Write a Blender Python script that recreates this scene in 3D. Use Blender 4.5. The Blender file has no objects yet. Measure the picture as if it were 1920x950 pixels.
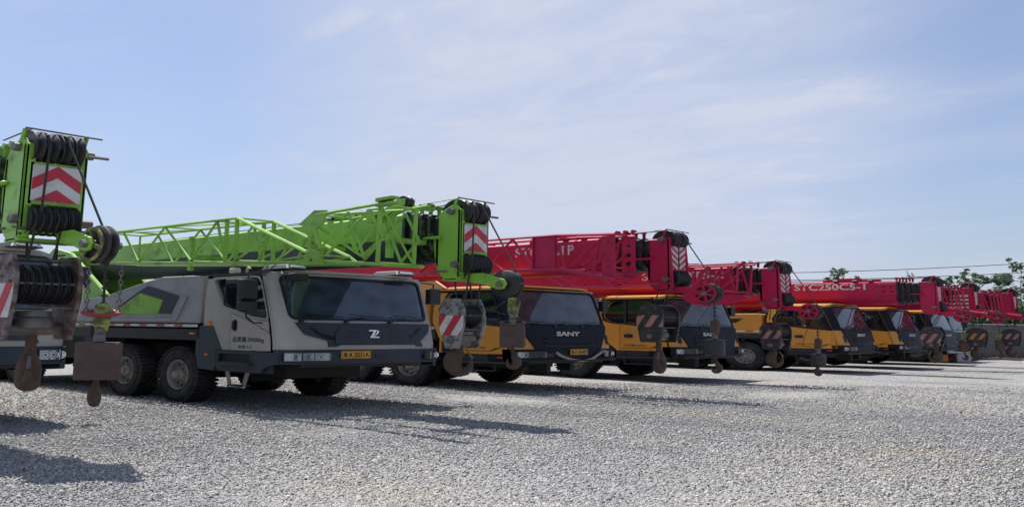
import bpy, bmesh, math, random
from math import sin, cos, pi, radians, sqrt, atan2
from mathutils import Vector, Matrix
from mathutils.geometry import tessellate_polygon
random.seed(7)
SC = bpy.context.scene
COL = SC.collection
# real metres are multiplied by these (the photograph is squeezed in height, so the place is built low and wide)
GX, GZ = 1.2361, 0.80897
SKX, SKY_ = 1.3, 0.4
def W3(x, y, z=0.0): return Vector((x*GX, y*GX, z*GZ))

# ------------------------------------------------------------------ camera
cam = bpy.data.cameras.new('camera'); camo = bpy.data.objects.new('camera', cam); COL.objects.link(camo)
R_ = [(0.72211459, 0.69168513, 0.01105434), (-0.11064969, 0.131262, -0.98515325), (-0.68286687, 0.71017038, 0.17132094)]
m = Matrix(((R_[0][0], -R_[1][0], -R_[2][0]), (R_[0][1], -R_[1][1], -R_[2][1]), (R_[0][2], -R_[1][2], -R_[2][2])))
camo.matrix_world = Matrix.Translation((0, 0, 1.27987)) @ m.to_4x4()
cam.sensor_fit = 'HORIZONTAL'; cam.sensor_width = 36; cam.lens = 1834.0/1920*36
cam.shift_x = -4.64/1920; cam.shift_y = -179.9/1920
cam.clip_start = 0.05; cam.clip_end = 3000
SC.camera = camo
# ------------------------------------------------------------------ sky and sun
SUN = Vector((-0.606, 0.095, 1.0)).normalized()      # towards the sun
el = math.asin(SUN.z); az = atan2(SUN.x, SUN.y)
w = bpy.data.worlds.new('World'); SC.world = w; w.use_nodes = True
nt = w.node_tree; nt.nodes.clear(); N = nt.nodes.new; LK = nt.links.new
out = N('ShaderNodeOutputWorld'); bg = N('ShaderNodeBackground'); bg.inputs[1].default_value = 0.085
sky = N('ShaderNodeTexSky'); sky.sky_type = 'NISHITA'; sky.sun_disc = False
sky.sun_elevation = el; sky.sun_rotation = az; sky.altitude = 100; sky.air_density = 1.0; sky.dust_density = 1.2; sky.ozone_density = 2.2
tc = N('ShaderNodeTexCoord'); sep = N('ShaderNodeSeparateXYZ'); LK(tc.outputs['Generated'], sep.inputs[0])
mx = N('ShaderNodeMath'); mx.operation = 'MAXIMUM'; mx.inputs[1].default_value = 0.03; LK(sep.outputs['Z'], mx.inputs[0])
addz = N('ShaderNodeMath'); addz.operation = 'ADD'; addz.inputs[1].default_value = 0.12; LK(mx.outputs[0], addz.inputs[0])
dx = N('ShaderNodeMath'); dx.operation = 'DIVIDE'; LK(sep.outputs['X'], dx.inputs[0]); LK(addz.outputs[0], dx.inputs[1])
dy = N('ShaderNodeMath'); dy.operation = 'DIVIDE'; LK(sep.outputs['Y'], dy.inputs[0]); LK(addz.outputs[0], dy.inputs[1])
cb = N('ShaderNodeCombineXYZ'); LK(dx.outputs[0], cb.inputs[0]); LK(dy.outputs[0], cb.inputs[1])
mp = N('ShaderNodeMapping'); mp.inputs['Location'].default_value = (SKX, SKY_, 0); mp.inputs['Rotation'].default_value = (0, 0, 0.5); mp.inputs['Scale'].default_value = (0.42, 1.15, 1); LK(cb.outputs[0], mp.inputs[0])
n1 = N('ShaderNodeTexNoise'); n1.inputs['Scale'].default_value = 1.1; n1.inputs['Detail'].default_value = 7; n1.inputs['Roughness'].default_value = 0.52; n1.inputs['Distortion'].default_value = 0.5; LK(mp.outputs[0], n1.inputs['Vector'])
r1 = N('ShaderNodeValToRGB'); r1.color_ramp.elements[0].position = 0.36; r1.color_ramp.elements[0].color = (0, 0, 0, 1); r1.color_ramp.elements[1].position = 0.68; r1.color_ramp.elements[1].color = (1, 1, 1, 1); LK(n1.outputs['Fac'], r1.inputs[0])
n2 = N('ShaderNodeTexNoise'); n2.inputs['Scale'].default_value = 0.45; n2.inputs['Detail'].default_value = 3; LK(mp.outputs[0], n2.inputs['Vector'])
r2 = N('ShaderNodeMapRange'); r2.inputs[1].default_value = 0.35; r2.inputs[2].default_value = 0.65; r2.inputs[3].default_value = 0.10; r2.inputs[4].default_value = 0.55; LK(n2.outputs['Fac'], r2.inputs[0])
cl = N('ShaderNodeMath'); cl.operation = 'MULTIPLY'; LK(r1.outputs[0], cl.inputs[0]); LK(r2.outputs[0], cl.inputs[1])
bk = N('ShaderNodeVectorMath'); bk.operation = 'DOT_PRODUCT'; LK(tc.outputs['Generated'], bk.inputs[0]); bk.inputs[1].default_value = (-0.62, 0.745, 0.245)
bkr = N('ShaderNodeMapRange'); bkr.interpolation_type = 'SMOOTHSTEP'; bkr.inputs[1].default_value = 0.925; bkr.inputs[2].default_value = 1.0; bkr.inputs[3].default_value = 0.0; bkr.inputs[4].default_value = 0.78; LK(bk.outputs['Value'], bkr.inputs[0])
mpw = N('ShaderNodeMapping'); mpw.inputs['Rotation'].default_value = (0, 0, 0.85); mpw.inputs['Scale'].default_value = (1.2, 2.3, 1); LK(cb.outputs[0], mpw.inputs[0])
n4 = N('ShaderNodeTexNoise'); n4.inputs['Scale'].default_value = 1.6; n4.inputs['Detail'].default_value = 9; n4.inputs['Roughness'].default_value = 0.62; n4.inputs['Distortion'].default_value = 0.45; LK(mpw.outputs[0], n4.inputs['Vector'])
r4 = N('ShaderNodeMapRange'); r4.inputs[1].default_value = 0.36; r4.inputs[2].default_value = 0.72; r4.inputs[3].default_value = 0.48; r4.inputs[4].default_value = 1.0; LK(n4.outputs['Fac'], r4.inputs[0])
bkm = N('ShaderNodeMath'); bkm.operation = 'MULTIPLY'; LK(bkr.outputs[0], bkm.inputs[0]); LK(r4.outputs[0], bkm.inputs[1])
wsp = N('ShaderNodeMapRange'); wsp.inputs[1].default_value = 0.55; wsp.inputs[2].default_value = 0.80; wsp.inputs[3].default_value = 0.0; wsp.inputs[4].default_value = 0.24; LK(n4.outputs['Fac'], wsp.inputs[0])
bks = N('ShaderNodeMath'); bks.operation = 'ADD'; LK(bkm.outputs[0], bks.inputs[0]); LK(wsp.outputs[0], bks.inputs[1])
cla = N('ShaderNodeMath'); cla.operation = 'ADD'; LK(cl.outputs[0], cla.inputs[0]); LK(bks.outputs[0], cla.inputs[1]); cl = cla
cl2 = N('ShaderNodeMath'); cl2.operation = 'ADD'; cl2.inputs[1].default_value = 0.20; LK(cl.outputs[0], cl2.inputs[0])
mixc = N('ShaderNodeMixRGB'); mixc.inputs[2].default_value = (5.9, 6.4, 7.8, 1); hz_ = N('ShaderNodeMapRange'); hz_.inputs[1].default_value = 0.0; hz_.inputs[2].default_value = 0.28; hz_.inputs[3].default_value = 0.16; hz_.inputs[4].default_value = 0.0; LK(sep.outputs['Z'], hz_.inputs[0])
cl3 = N('ShaderNodeMath'); cl3.operation = 'ADD'; cl3.use_clamp = True; LK(cl2.outputs[0], cl3.inputs[0]); LK(hz_.outputs[0], cl3.inputs[1]); LK(cl3.outputs[0], mixc.inputs[0])
skt = N('ShaderNodeMixRGB'); skt.blend_type = 'MULTIPLY'; skt.inputs[0].default_value = 1; skt.inputs[2].default_value = (0.88, 0.96, 1.16, 1); LK(sky.outputs[0], skt.inputs[1]); LK(skt.outputs[0], mixc.inputs[1])
LK(mixc.outputs[0], bg.inputs[0]); LK(bg.outputs[0], out.inputs[0])
sl = bpy.data.lights.new('sun', 'SUN'); sl.energy = 5.0; sl.angle = radians(0.6); sl.color = (1, 0.955, 0.89)
so = bpy.data.objects.new('sun', sl); COL.objects.link(so); so.rotation_euler = SUN.to_track_quat('Z', 'Y').to_euler(); so.location = (0, 0, 30)
SC.view_settings.view_transform = 'Standard'; SC.view_settings.look = 'None'; SC.view_settings.exposure = 0.3; SC.view_settings.gamma = 1
SC.view_settings.use_curve_mapping = False
SC.cycles.max_bounces = 6; SC.cycles.transparent_max_bounces = 8; SC.cycles.use_denoising = True

# ------------------------------------------------------------------ materials
MT = {}
def mat(name, col, rough=0.5, metal=0.0, dirt=0.0, dcol=(0.12, 0.10, 0.08), dscale=3.0, coat=0.0, bump=0.0, bscale=40, var=0.12, dlo=0.45, dhi=0.75, spec=0.5):
    M = bpy.data.materials.new(name); M.use_nodes = True; t = M.node_tree; b = t.nodes['Principled BSDF']
    nn = t.nodes.new; lk = t.links.new
    b.inputs['Roughness'].default_value = rough; b.inputs['Metallic'].default_value = metal; b.inputs['Coat Weight'].default_value = coat
    b.inputs['Specular IOR Level'].default_value = spec
    tc = nn('ShaderNodeTexCoord')
    oi = nn('ShaderNodeObjectInfo'); om = nn('ShaderNodeMath'); om.operation = 'MULTIPLY'; om.inputs[1].default_value = 57.0; lk(oi.outputs['Random'], om.inputs[0])
    va = nn('ShaderNodeVectorMath'); va.operation = 'ADD'; lk(tc.outputs['Object'], va.inputs[0]); lk(om.outputs[0], va.inputs[1])
    n = nn('ShaderNodeTexNoise'); n.inputs['Scale'].default_value = dscale; n.inputs['Detail'].default_value = 8; n.inputs['Roughness'].default_value = 0.65; lk(va.outputs[0], n.inputs['Vector'])
    mr = nn('ShaderNodeMapRange'); mr.inputs[1].default_value = dlo; mr.inputs[2].default_value = dhi; mr.inputs[3].default_value = 0; mr.inputs[4].default_value = dirt; lk(n.outputs['Fac'], mr.inputs[0])
    n3 = nn('ShaderNodeTexNoise'); n3.inputs['Scale'].default_value = dscale*0.35; n3.inputs['Detail'].default_value = 4; lk(va.outputs[0], n3.inputs['Vector'])
    mv = nn('ShaderNodeMapRange'); mv.inputs[1].default_value = 0.3; mv.inputs[2].default_value = 0.7; mv.inputs[3].default_value = 1-var; mv.inputs[4].default_value = 1+var; lk(n3.outputs['Fac'], mv.inputs[0])
    hs = nn('ShaderNodeHueSaturation'); hs.inputs['Color'].default_value = (*col, 1); lk(mv.outputs[0], hs.inputs['Value'])
    mix = nn('ShaderNodeMixRGB'); lk(mr.outputs[0], mix.inputs[0]); lk(hs.outputs[0], mix.inputs[1]); mix.inputs[2].default_value = (*dcol, 1)
    lk(mix.outputs[0], b.inputs['Base Color'])
    rr = nn('ShaderNodeMapRange'); rr.inputs[1].default_value = 0; rr.inputs[2].default_value = 1; rr.inputs[3].default_value = rough; rr.inputs[4].default_value = 0.85; lk(mr.outputs[0], rr.inputs[0]); lk(rr.outputs[0], b.inputs['Roughness'])
    if bump:
        nb = nn('ShaderNodeTexNoise'); nb.inputs['Scale'].default_value = bscale; nb.inputs['Detail'].default_value = 5; lk(tc.outputs['Object'], nb.inputs['Vector'])
        bp = nn('ShaderNodeBump'); bp.inputs['Strength'].default_value = bump; bp.inputs['Distance'].default_value = 0.02; lk(nb.outputs['Fac'], bp.inputs['Height']); lk(bp.outputs[0], b.inputs['Normal'])
    MT[name] = M; return M
mat('silver', (0.40, 0.37, 0.33), 0.32, 0.0, 0.5, (0.26, 0.225, 0.18), 1.6, 0.25)
mat('deck_silver', (0.33, 0.33, 0.34), 0.45, 0.0, 0.45, (0.14, 0.12, 0.10), 1.6, 0.15)
mat('green', (0.235, 0.48, 0.05), 0.45, 0.0, 0.8, (0.075, 0.12, 0.035), 3.2, 0.12, dlo=0.52, dhi=0.74, var=0.16)
mat('red', (0.45, 0.009, 0.062), 0.5, 0.0, 0.35, (0.22, 0.012, 0.04), 2.0, 0.0, spec=0.35)
mat('orange', (0.62, 0.265, 0.035), 0.38, 0.0, 0.4, (0.30, 0.16, 0.06), 1.5, 0.3)
mat('white_paint', (0.50, 0.51, 0.50), 0.45, 0.0, 0.5, (0.25, 0.23, 0.2), 2.0, 0.2)
mat('dark_plastic', (0.022, 0.034, 0.048), 0.55, 0.0, 0.45, (0.075, 0.07, 0.065), 2.5)
mat('black_panel', (0.006, 0.009, 0.015), 0.45, 0.0, 0.4, (0.018, 0.019, 0.021), 2.5, 0.0, spec=0.2)
mat('chassis', (0.014, 0.016, 0.020), 0.6, 0.0, 0.7, (0.055, 0.05, 0.045), 3.0)
mat('black', (0.010, 0.011, 0.013), 0.45, 0.0, 0.3, (0.04, 0.04, 0.04), 4.0)
mat('rubber', (0.017, 0.018, 0.020), 0.8, 0.0, 0.8, (0.085, 0.078, 0.066), 3.0, bump=0.3, bscale=25, spec=0.3)
mat('rim', (0.27, 0.255, 0.23), 0.6, 0.2, 0.9, (0.17, 0.145, 0.11), 8.0)
mat('steel', (0.20, 0.185, 0.17), 0.55, 0.5, 0.8, (0.10, 0.065, 0.045), 9.0)
mat('cast_rust', (0.105, 0.062, 0.045), 0.75, 0.1, 0.9, (0.045, 0.035, 0.03), 7.0, bump=0.5, bscale=60)
mat('weight_rust', (0.095, 0.062, 0.052), 0.8, 0.0, 0.9, (0.05, 0.032, 0.028), 6.0, bump=0.35, bscale=70)
mat('block_plate', (0.25, 0.25, 0.245), 0.55, 0.1, 0.9, (0.085, 0.05, 0.035), 10.0, dlo=0.48, dhi=0.62)
mat('block_rusty', (0.19, 0.175, 0.165), 0.6, 0.0, 0.95, (0.10, 0.045, 0.032), 7.0, dlo=0.44, dhi=0.58)
mat('block_black', (0.022, 0.022, 0.026), 0.5, 0.0, 0.8, (0.10, 0.075, 0.055), 9.0, dlo=0.5, dhi=0.7)
mat('sheave', (0.018, 0.020, 0.024), 0.42, 0.0, 0.6, (0.055, 0.045, 0.035), 6.0)
mat('grease', (0.014, 0.015, 0.016), 0.35, 0.0, 0.85, (0.11, 0.17, 0.04), 7.0, dlo=0.53, dhi=0.62)
mat('grease_red', (0.014, 0.012, 0.014), 0.4, 0.0, 0.7, (0.20, 0.012, 0.03), 9.0, dlo=0.54, dhi=0.66)
mat('rope', (0.035, 0.033, 0.032), 0.6, 0.3, 0.6, (0.07, 0.05, 0.04), 30)
mat('white', (0.62, 0.62, 0.60), 0.4, 0.0, 0.6, (0.30, 0.27, 0.23), 7.0)
mat('stripe_red', (0.52, 0.022, 0.045), 0.4, 0.0, 0.5, (0.22, 0.06, 0.05), 7.0)
mat('stripe_pink', (0.42, 0.20, 0.16), 0.5, 0.0, 0.8, (0.15, 0.09, 0.07), 9.0)
mat('stripe_amber', (0.50, 0.22, 0.05), 0.5, 0.0, 0.8, (0.15, 0.09, 0.05), 9.0)
mat('plate_yellow', (0.75, 0.36, 0.02), 0.4, 0.0, 0.3, (0.3, 0.2, 0.08), 9.0)
mat('lime', (0.30, 0.36, 0.06), 0.55, 0.0, 0.95, (0.10, 0.085, 0.045), 12.0, dlo=0.38, dhi=0.55)
mat('ring_red', (0.30, 0.028, 0.03), 0.5, 0.0, 0.8, (0.12, 0.06, 0.05), 10.0)
mat('amber', (0.75, 0.20, 0.02), 0.3)
mat('chrome', (0.80, 0.82, 0.84), 0.22, 0.75, 0.2)
mat('lamp_white', (0.86, 0.87, 0.88), 0.3, 0.25)
mat('interior', (0.045, 0.05, 0.06), 0.7)
mat('seat_cloth', (0.12, 0.115, 0.11), 0.9)
mat('bark', (0.16, 0.13, 0.10), 0.9, 0, 0.6, (0.06, 0.05, 0.04), 5)
mat('cloth_blue', (0.10, 0.28, 0.60), 0.7); mat('cloth_pink', (0.55, 0.08, 0.18), 0.7); mat('sack_white', (0.5, 0.5, 0.5), 0.8, 0, 0.5)
mat('concrete', (0.36, 0.35, 0.33), 0.9, 0, 0.5, (0.2, 0.19, 0.17), 3)
mat('webbing', (0.42, 0.38, 0.36), 0.9, 0, 0.7, (0.3, 0.05, 0.08), 6)
mat('timber', (0.30, 0.18, 0.08), 0.8, 0, 0.5)
def glass_mat(name, tint, refl=1.45, dust_sheen=0.05):
    M = bpy.data.materials.new(name); M.use_nodes = True; t = M.node_tree; t.nodes.clear(); nn = t.nodes.new; lk = t.links.new
    o = nn('ShaderNodeOutputMaterial'); tr = nn('ShaderNodeBsdfTransparent'); tr.inputs[0].default_value = (*tint, 1)
    gl = nn('ShaderNodeBsdfGlossy'); gl.inputs['Roughness'].default_value = 0.03
    df = nn('ShaderNodeBsdfDiffuse'); df.inputs[0].default_value = (0.20, 0.29, 0.40, 1) if 'dusty' not in name else (0.26, 0.31, 0.35, 1)  # bluish diffuse film: dust, with sky reflection painted into its colour
    tcc = nn('ShaderNodeTexCoord'); no = nn('ShaderNodeTexNoise'); no.inputs['Scale'].default_value = 3; no.inputs['Detail'].default_value = 6; lk(tcc.outputs['Object'], no.inputs['Vector'])
    mr = nn('ShaderNodeMapRange'); mr.inputs[1].default_value = 0.35; mr.inputs[2].default_value = 0.75; mr.inputs[3].default_value = dust_sheen*0.4; mr.inputs[4].default_value = dust_sheen*1.8; lk(no.outputs['Fac'], mr.inputs[0])
    m1 = nn('ShaderNodeMixShader'); lk(mr.outputs[0], m1.inputs[0]); lk(tr.outputs[0], m1.inputs[1]); lk(df.outputs[0], m1.inputs[2])
    fr = nn('ShaderNodeFresnel'); fr.inputs[0].default_value = refl
    m2 = nn('ShaderNodeMixShader'); lk(fr.outputs[0], m2.inputs[0]); lk(m1.outputs[0], m2.inputs[1]); lk(gl.outputs[0], m2.inputs[2]); lk(m2.outputs[0], o.inputs[0])
    MT[name] = M
glass_mat('windshield_glass', (0.82, 0.90, 0.97), 2.05, 0.19)
glass_mat('dusty_sheen_glass', (0.74, 0.80, 0.86), 2.05, 0.22)  # paler, stronger film: dust plus painted-in brightness of reflected sky
glass_mat('side_glass', (0.55, 0.60, 0.63), 1.7, 0.04)
glass_mat('lens_glass', (0.9, 0.92, 0.95), 1.5, 0.03)

# ------------------------------------------------------------------ mesh helpers
class MB:
    def __init__(s): s.bm = bmesh.new(); s.mi = 0
    def _f(s, vs):
        try:
            f = s.bm.faces.new(vs); f.material_index = s.mi; return f
        except ValueError: return None
    def box(s, c, d, rot=None, taper=None):
        hx, hy, hz = d[0]/2, d[1]/2, d[2]/2
        P = [Vector((sx*hx, sy*hy, sz*hz)) for sz in (-1, 1) for sy in (-1, 1) for sx in (-1, 1)]
        if taper:
            for p in P:
                if p.z > 0: p.x *= taper[0]; p.y *= taper[1]
        if rot is not None: P = [rot @ p for p in P]
        V = [s.bm.verts.new(p+Vector(c)) for p in P]
        for q in ((0, 2, 3, 1), (4, 5, 7, 6), (0, 1, 5, 4), (2, 6, 7, 3), (0, 4, 6, 2), (1, 3, 7, 5)): s._f([V[i] for i in q])
        return s
    def bx(s, x0, x1, y0, y1, z0, z1): return s.box(((x0+x1)/2, (y0+y1)/2, (z0+z1)/2), (abs(x1-x0), abs(y1-y0), abs(z1-z0)))
    def tube(s, pts, r, n=8, cap=True):
        pts = [Vector(p) for p in pts]; rr = r if isinstance(r, (list, tuple)) else [r]*len(pts)
        rings = []; prev = None
        for i, p in enumerate(pts):
            a = pts[max(i-1, 0)]; b = pts[min(i+1, len(pts)-1)]; t = (b-a).normalized()
            if prev is None:
                up = Vector((0, 0, 1)) if abs(t.z) < 0.9 else Vector((1, 0, 0)); u = t.cross(up).normalized()
            else:
                u = (prev-t*prev.dot(t)); u = u.normalized() if u.length > 1e-6 else t.orthogonal().normalized()
            prev = u; v = t.cross(u)
            q = rr[i]; qa, qb = q if isinstance(q, tuple) else (q, q)
            rings.append([s.bm.verts.new(p+u*cos(2*pi*k/n)*qa+v*sin(2*pi*k/n)*qb) for k in range(n)])
        for A, B in zip(rings, rings[1:]):
            for k in range(n): s._f([A[k], A[(k+1) % n], B[(k+1) % n], B[k]])
        if cap: s._f(rings[0][::-1]); s._f(rings[-1])
        return s
    def lathe(s, prof, c=(0, 0, 0), axis='Y', n=32, closed=False):
        c = Vector(c); rings = []
        for (r, h) in prof:
            ring = []
            for k in range(n):
                a = 2*pi*k/n; p = {'Y': Vector((r*cos(a), h, r*sin(a))), 'X': Vector((h, r*cos(a), r*sin(a))), 'Z': Vector((r*cos(a), r*sin(a), h))}[axis]
                ring.append(s.bm.verts.new(c+p))
            rings.append(ring)
        pr = list(zip(rings, rings[1:]))
        if closed: pr.append((rings[-1], rings[0]))
        for A, B in pr:
            for k in range(n): s._f([A[k], A[(k+1) % n], B[(k+1) % n], B[k]])
        if not closed: s._f(rings[0][::-1]); s._f(rings[-1])
        return s
    def plate(s, outl, f, t, holes=(), cuts=(), mi=None):
        """solid sheet: 2D outline (u, v), f(u, v, w) -> point, thickness w from 0 to t"""
        if mi is not None: s.mi = mi
        polys = [[Vector((p[0], p[1], 0)) for p in outl]]+[[Vector((p[0], p[1], 0)) for p in h] for h in holes]
        flat = [p for pl in polys for p in pl]
        tb = bmesh.new(); vs = [tb.verts.new(p) for p in flat]
        for tri in tessellate_polygon(polys):
            try: tb.faces.new([vs[i] for i in tri])
            except ValueError: pass
        for cu in cuts:
            bmesh.ops.bisect_plane(tb, geom=tb.verts[:]+tb.edges[:]+tb.faces[:], plane_co=(cu, 0, 0), plane_no=(1, 0, 0))
        F_ = {}; B_ = {}
        for v in tb.verts:
            F_[v] = s.bm.verts.new(f(v.co.x, v.co.y, 0)); B_[v] = s.bm.verts.new(f(v.co.x, v.co.y, t))
        for fc in tb.faces:
            s._f([F_[v] for v in fc.verts]); s._f([B_[v] for v in reversed(fc.verts)])
        for e in tb.edges:
            if len(e.link_faces) == 1: a, b = e.verts; s._f([F_[a], F_[b], B_[b], B_[a]])
        tb.free(); return s
    def pl_xz(s, outl, y0, y1, holes=(), mi=None): return s.plate(outl, lambda u, v, w: Vector((u, y0+w, v)), y1-y0, holes, (), mi)
    def pl_yz(s, outl, x0, x1, holes=(), mi=None): return s.plate(outl, lambda u, v, w: Vector((x0+w, u, v)), x1-x0, holes, (), mi)
    def xf(s, M, start=0):
        s.bm.verts.ensure_lookup_table()
        for v in s.bm.verts[start:]: v.co = M @ v.co
        return s
    def build(s, name, mats, parent=None, bevel=0, smooth=False, loc=None, seg=1):
        bmesh.ops.recalc_face_normals(s.bm, faces=s.bm.faces[:])
        me = bpy.data.meshes.new(name); s.bm.to_mesh(me); s.bm.free()
        for k in (mats if isinstance(mats, (list, tuple)) else [mats]): me.materials.append(MT[k] if isinstance(k, str) else k)
        o = bpy.data.objects.new(name, me); COL.objects.link(o)
        if parent: o.parent = parent
        if loc: o.location = loc
        if bevel:
            b = o.modifiers.new('bevel', 'BEVEL'); b.width = bevel; b.segments = seg; b.limit_method = 'ANGLE'; b.angle_limit = radians(35)
        if smooth:
            for p in me.polygons: p.use_smooth = True
            me.set_sharp_from_angle(angle=radians(38))
        return o
def clip(poly, nx, ny, d):
    out = []
    for i in range(len(poly)):
        a = poly[i]; b = poly[(i+1) % len(poly)]; da = a[0]*nx+a[1]*ny-d; db = b[0]*nx+b[1]*ny-d
        if da <= 0: out.append(a)
        if (da < 0 < db) or (db < 0 < da): t = da/(da-db); out.append((a[0]+(b[0]-a[0])*t, a[1]+(b[1]-a[1])*t))
    return out
def clip_convex(poly, region):
    cx = sum(p[0] for p in region)/len(region); cy = sum(p[1] for p in region)/len(region)
    for i in range(len(region)):
        a = region[i]; b = region[(i+1) % len(region)]; nx, ny = b[1]-a[1], a[0]-b[0]; d = a[0]*nx+a[1]*ny
        if cx*nx+cy*ny > d: nx, ny, d = -nx, -ny, -d
        poly = clip(poly, nx, ny, d)
        if len(poly) < 3: return []
    return poly
def rrect(x0, x1, z0, z1, r, n=3):
    P = []
    for cx, cz, a0 in ((x1-r, z1-r, 0), (x0+r, z1-r, 90), (x0+r, z0+r, 180), (x1-r, z0+r, 270)):
        for k in range(n+1): a = radians(a0+90*k/n); P.append((cx+r*cos(a), cz+r*sin(a)))
    return P
def rounded(pts, r, n=3):
    out = []; L = len(pts)
    for i in range(L):
        p = Vector(pts[i]); a = Vector(pts[i-1])-p; b = Vector(pts[(i+1) % L])-p
        q = min(r, a.length*0.45, b.length*0.45); pa = p+a.normalized()*q; pb = p+b.normalized()*q
        for k in range(n+1): t = k/n; v = pa*(1-t)**2+p*2*t*(1-t)+pb*t*t; out.append((v.x, v.y))
    return out
def circ(cx, cz, r, n=10): return [(cx+r*cos(2*pi*k/n), cz+r*sin(2*pi*k/n)) for k in range(n)]
def lettering(name, body, mt, parent, org, u, v, wd, ht, depth=0.006, bold=0.0, shear=0.0, centre=False):
    cu = bpy.data.curves.new(name, 'FONT'); cu.body = body; cu.size = 1; cu.extrude = 0.02; cu.offset = bold; cu.shear = shear; cu.resolution_u = 3
    to = bpy.data.objects.new(name, cu); COL.objects.link(to)
    dg = bpy.context.evaluated_depsgraph_get(); me = bpy.data.meshes.new_from_object(to.evaluated_get(dg)); bpy.data.objects.remove(to)
    if not me.vertices: return None
    xs = [q.co.x for q in me.vertices]; ys = [q.co.y for q in me.vertices]; x0, x1, y0, y1 = min(xs), max(xs), min(ys), max(ys)
    u = Vector(u).normalized(); v = Vector(v).normalized(); nrm = u.cross(v); org = Vector(org)
    for q in me.vertices:
        a = (q.co.x-x0)/(x1-x0)*wd; b = (q.co.y-y0)/(y1-y0)*ht; c = depth if q.co.z > 0 else -0.004
        q.co = org+u*a+v*b+nrm*c
    me.materials.clear(); me.materials.append(MT[mt])
    o = bpy.data.objects.new(name, me); COL.objects.link(o); o.parent = parent; return o
def root(name, label, cat, loc, yaw=0, group=None, sc=True):
    o = bpy.data.objects.new(name, None); COL.objects.link(o); o['label'] = label; o['category'] = cat
    if group: o['group'] = group
    o.location = W3(*loc); o.rotation_euler = (0, 0, yaw)
    if sc: o.scale = (GX, GX, GZ)
    o.empty_display_size = 0.3
    return o
def copy_tree(o, parent=None):
    c = o.copy(); COL.objects.link(c)
    if parent: c.parent = parent
    for ch in list(o.children): copy_tree(ch, c)
    return c
def chevrons(mb, rect, pitch, half, peak_up, f, t, mi):
    """V bands clipped to a rectangle"""
    x0, x1, z0, z1 = rect; xc = (x0+x1)/2; R4 = [(x0, z0), (x1, z0), (x1, z1), (x0, z1)]
    sg = -1 if peak_up else 1
    slope = 1.0 if peak_up else 0.85
    z = (z0+0.16-half) if peak_up else z0-(x1-x0)
    k = 0
    while z < z1+((x1-x0) if not peak_up else -0.05):
        for sd in (-1, 1):
            xe = x0 if sd < 0 else x1
            q = [(xc, z), (xe, z+sg*slope*abs(xe-xc)), (xe, z+sg*slope*abs(xe-xc)+half), (xc, z+half)]
            q = clip_convex(q, R4)
            if len(q) >= 3: mb.plate(q, f, t, (), (), mi)
        z += pitch

# ------------------------------------------------------------------ wheels (built once, copied)
def build_wheel(parent, loc, near=True, inner=False, src={}):
    sgn = -1 if near else 1
    if 'hub' not in src:
        R, Wd = 0.56, 0.155
        b = MB(); b.lathe([(0.285, -0.12), (0.33, -0.150), (0.43, -Wd-0.004), (0.505, -0.145), (0.54, -0.118), (0.548, 0), (0.54, 0.118), (0.505, 0.145), (0.43, Wd), (0.33, 0.15), (0.285, 0.12)], n=56, closed=True)
        b.lathe([(0.445, -Wd-0.008), (0.455, -Wd-0.012), (0.465, -Wd-0.006)], n=56, closed=True)
        nl = 44
        for k in range(nl):
            a = 2*pi*k/nl
            for side in (-1, 1):
                rot = Matrix.Rotation(-a - (side*0.5*2*pi/nl), 3, 'Y')
                b.box(rot @ Vector((0.548, side*0.112, 0)), (0.045, 0.085, 0.046), rot @ Matrix.Rotation(side*0.25, 3, 'X'))
                b.box(rot @ Vector((0.55, side*0.035, 0.015)), (0.030, 0.052, 0.052), rot @ Matrix.Rotation(-side*0.5, 3, 'X'))
        src['tyre'] = b
        b2 = MB()
        b2.lathe([(0.286, -0.13), (0.30, -0.145), (0.288, -0.150), (0.27, -0.13), (0.255, -0.06), (0.20, -0.055), (0.165, -0.085), (0.12, -0.09), (0.12, -0.02), (0.286, -0.02)], n=36, closed=True)
        src['rim'] = b2
        b3 = MB(); b3.lathe([(0.115, -0.02), (0.115, -0.10), (0.10, -0.135), (0.075, -0.15), (0.07, -0.185), (0.045, -0.195), (0.001, -0.196)], n=20)
        for k in range(10):
            a = 2*pi*k/10; b3.lathe([(0.016, -0.075), (0.016, -0.115), (0.001, -0.116)], c=(0.142*cos(a), 0, 0.142*sin(a)), n=6)
        b3.mi = 1
        for k in range(10):
            a = 2*pi*(k+0.5)/10; b3.lathe([(0.027, -0.060), (0.027, -0.066), (0.001, -0.066)], c=(0.222*cos(a), 0, 0.222*sin(a)), n=8)
        h = b3.build('wheel', ['rim', 'black'], None, smooth=True); t = src['tyre'].build('tyre', 'rubber', h, smooth=True); r = src['rim'].build('rim', 'rim', h, smooth=True)
        src['hub'] = h; o = h
    else: o = copy_tree(src['hub'])
    o.parent = parent; o.location = loc; o.rotation_euler = (0, random.uniform(0, 6), 0 if near else pi)
    return o

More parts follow.
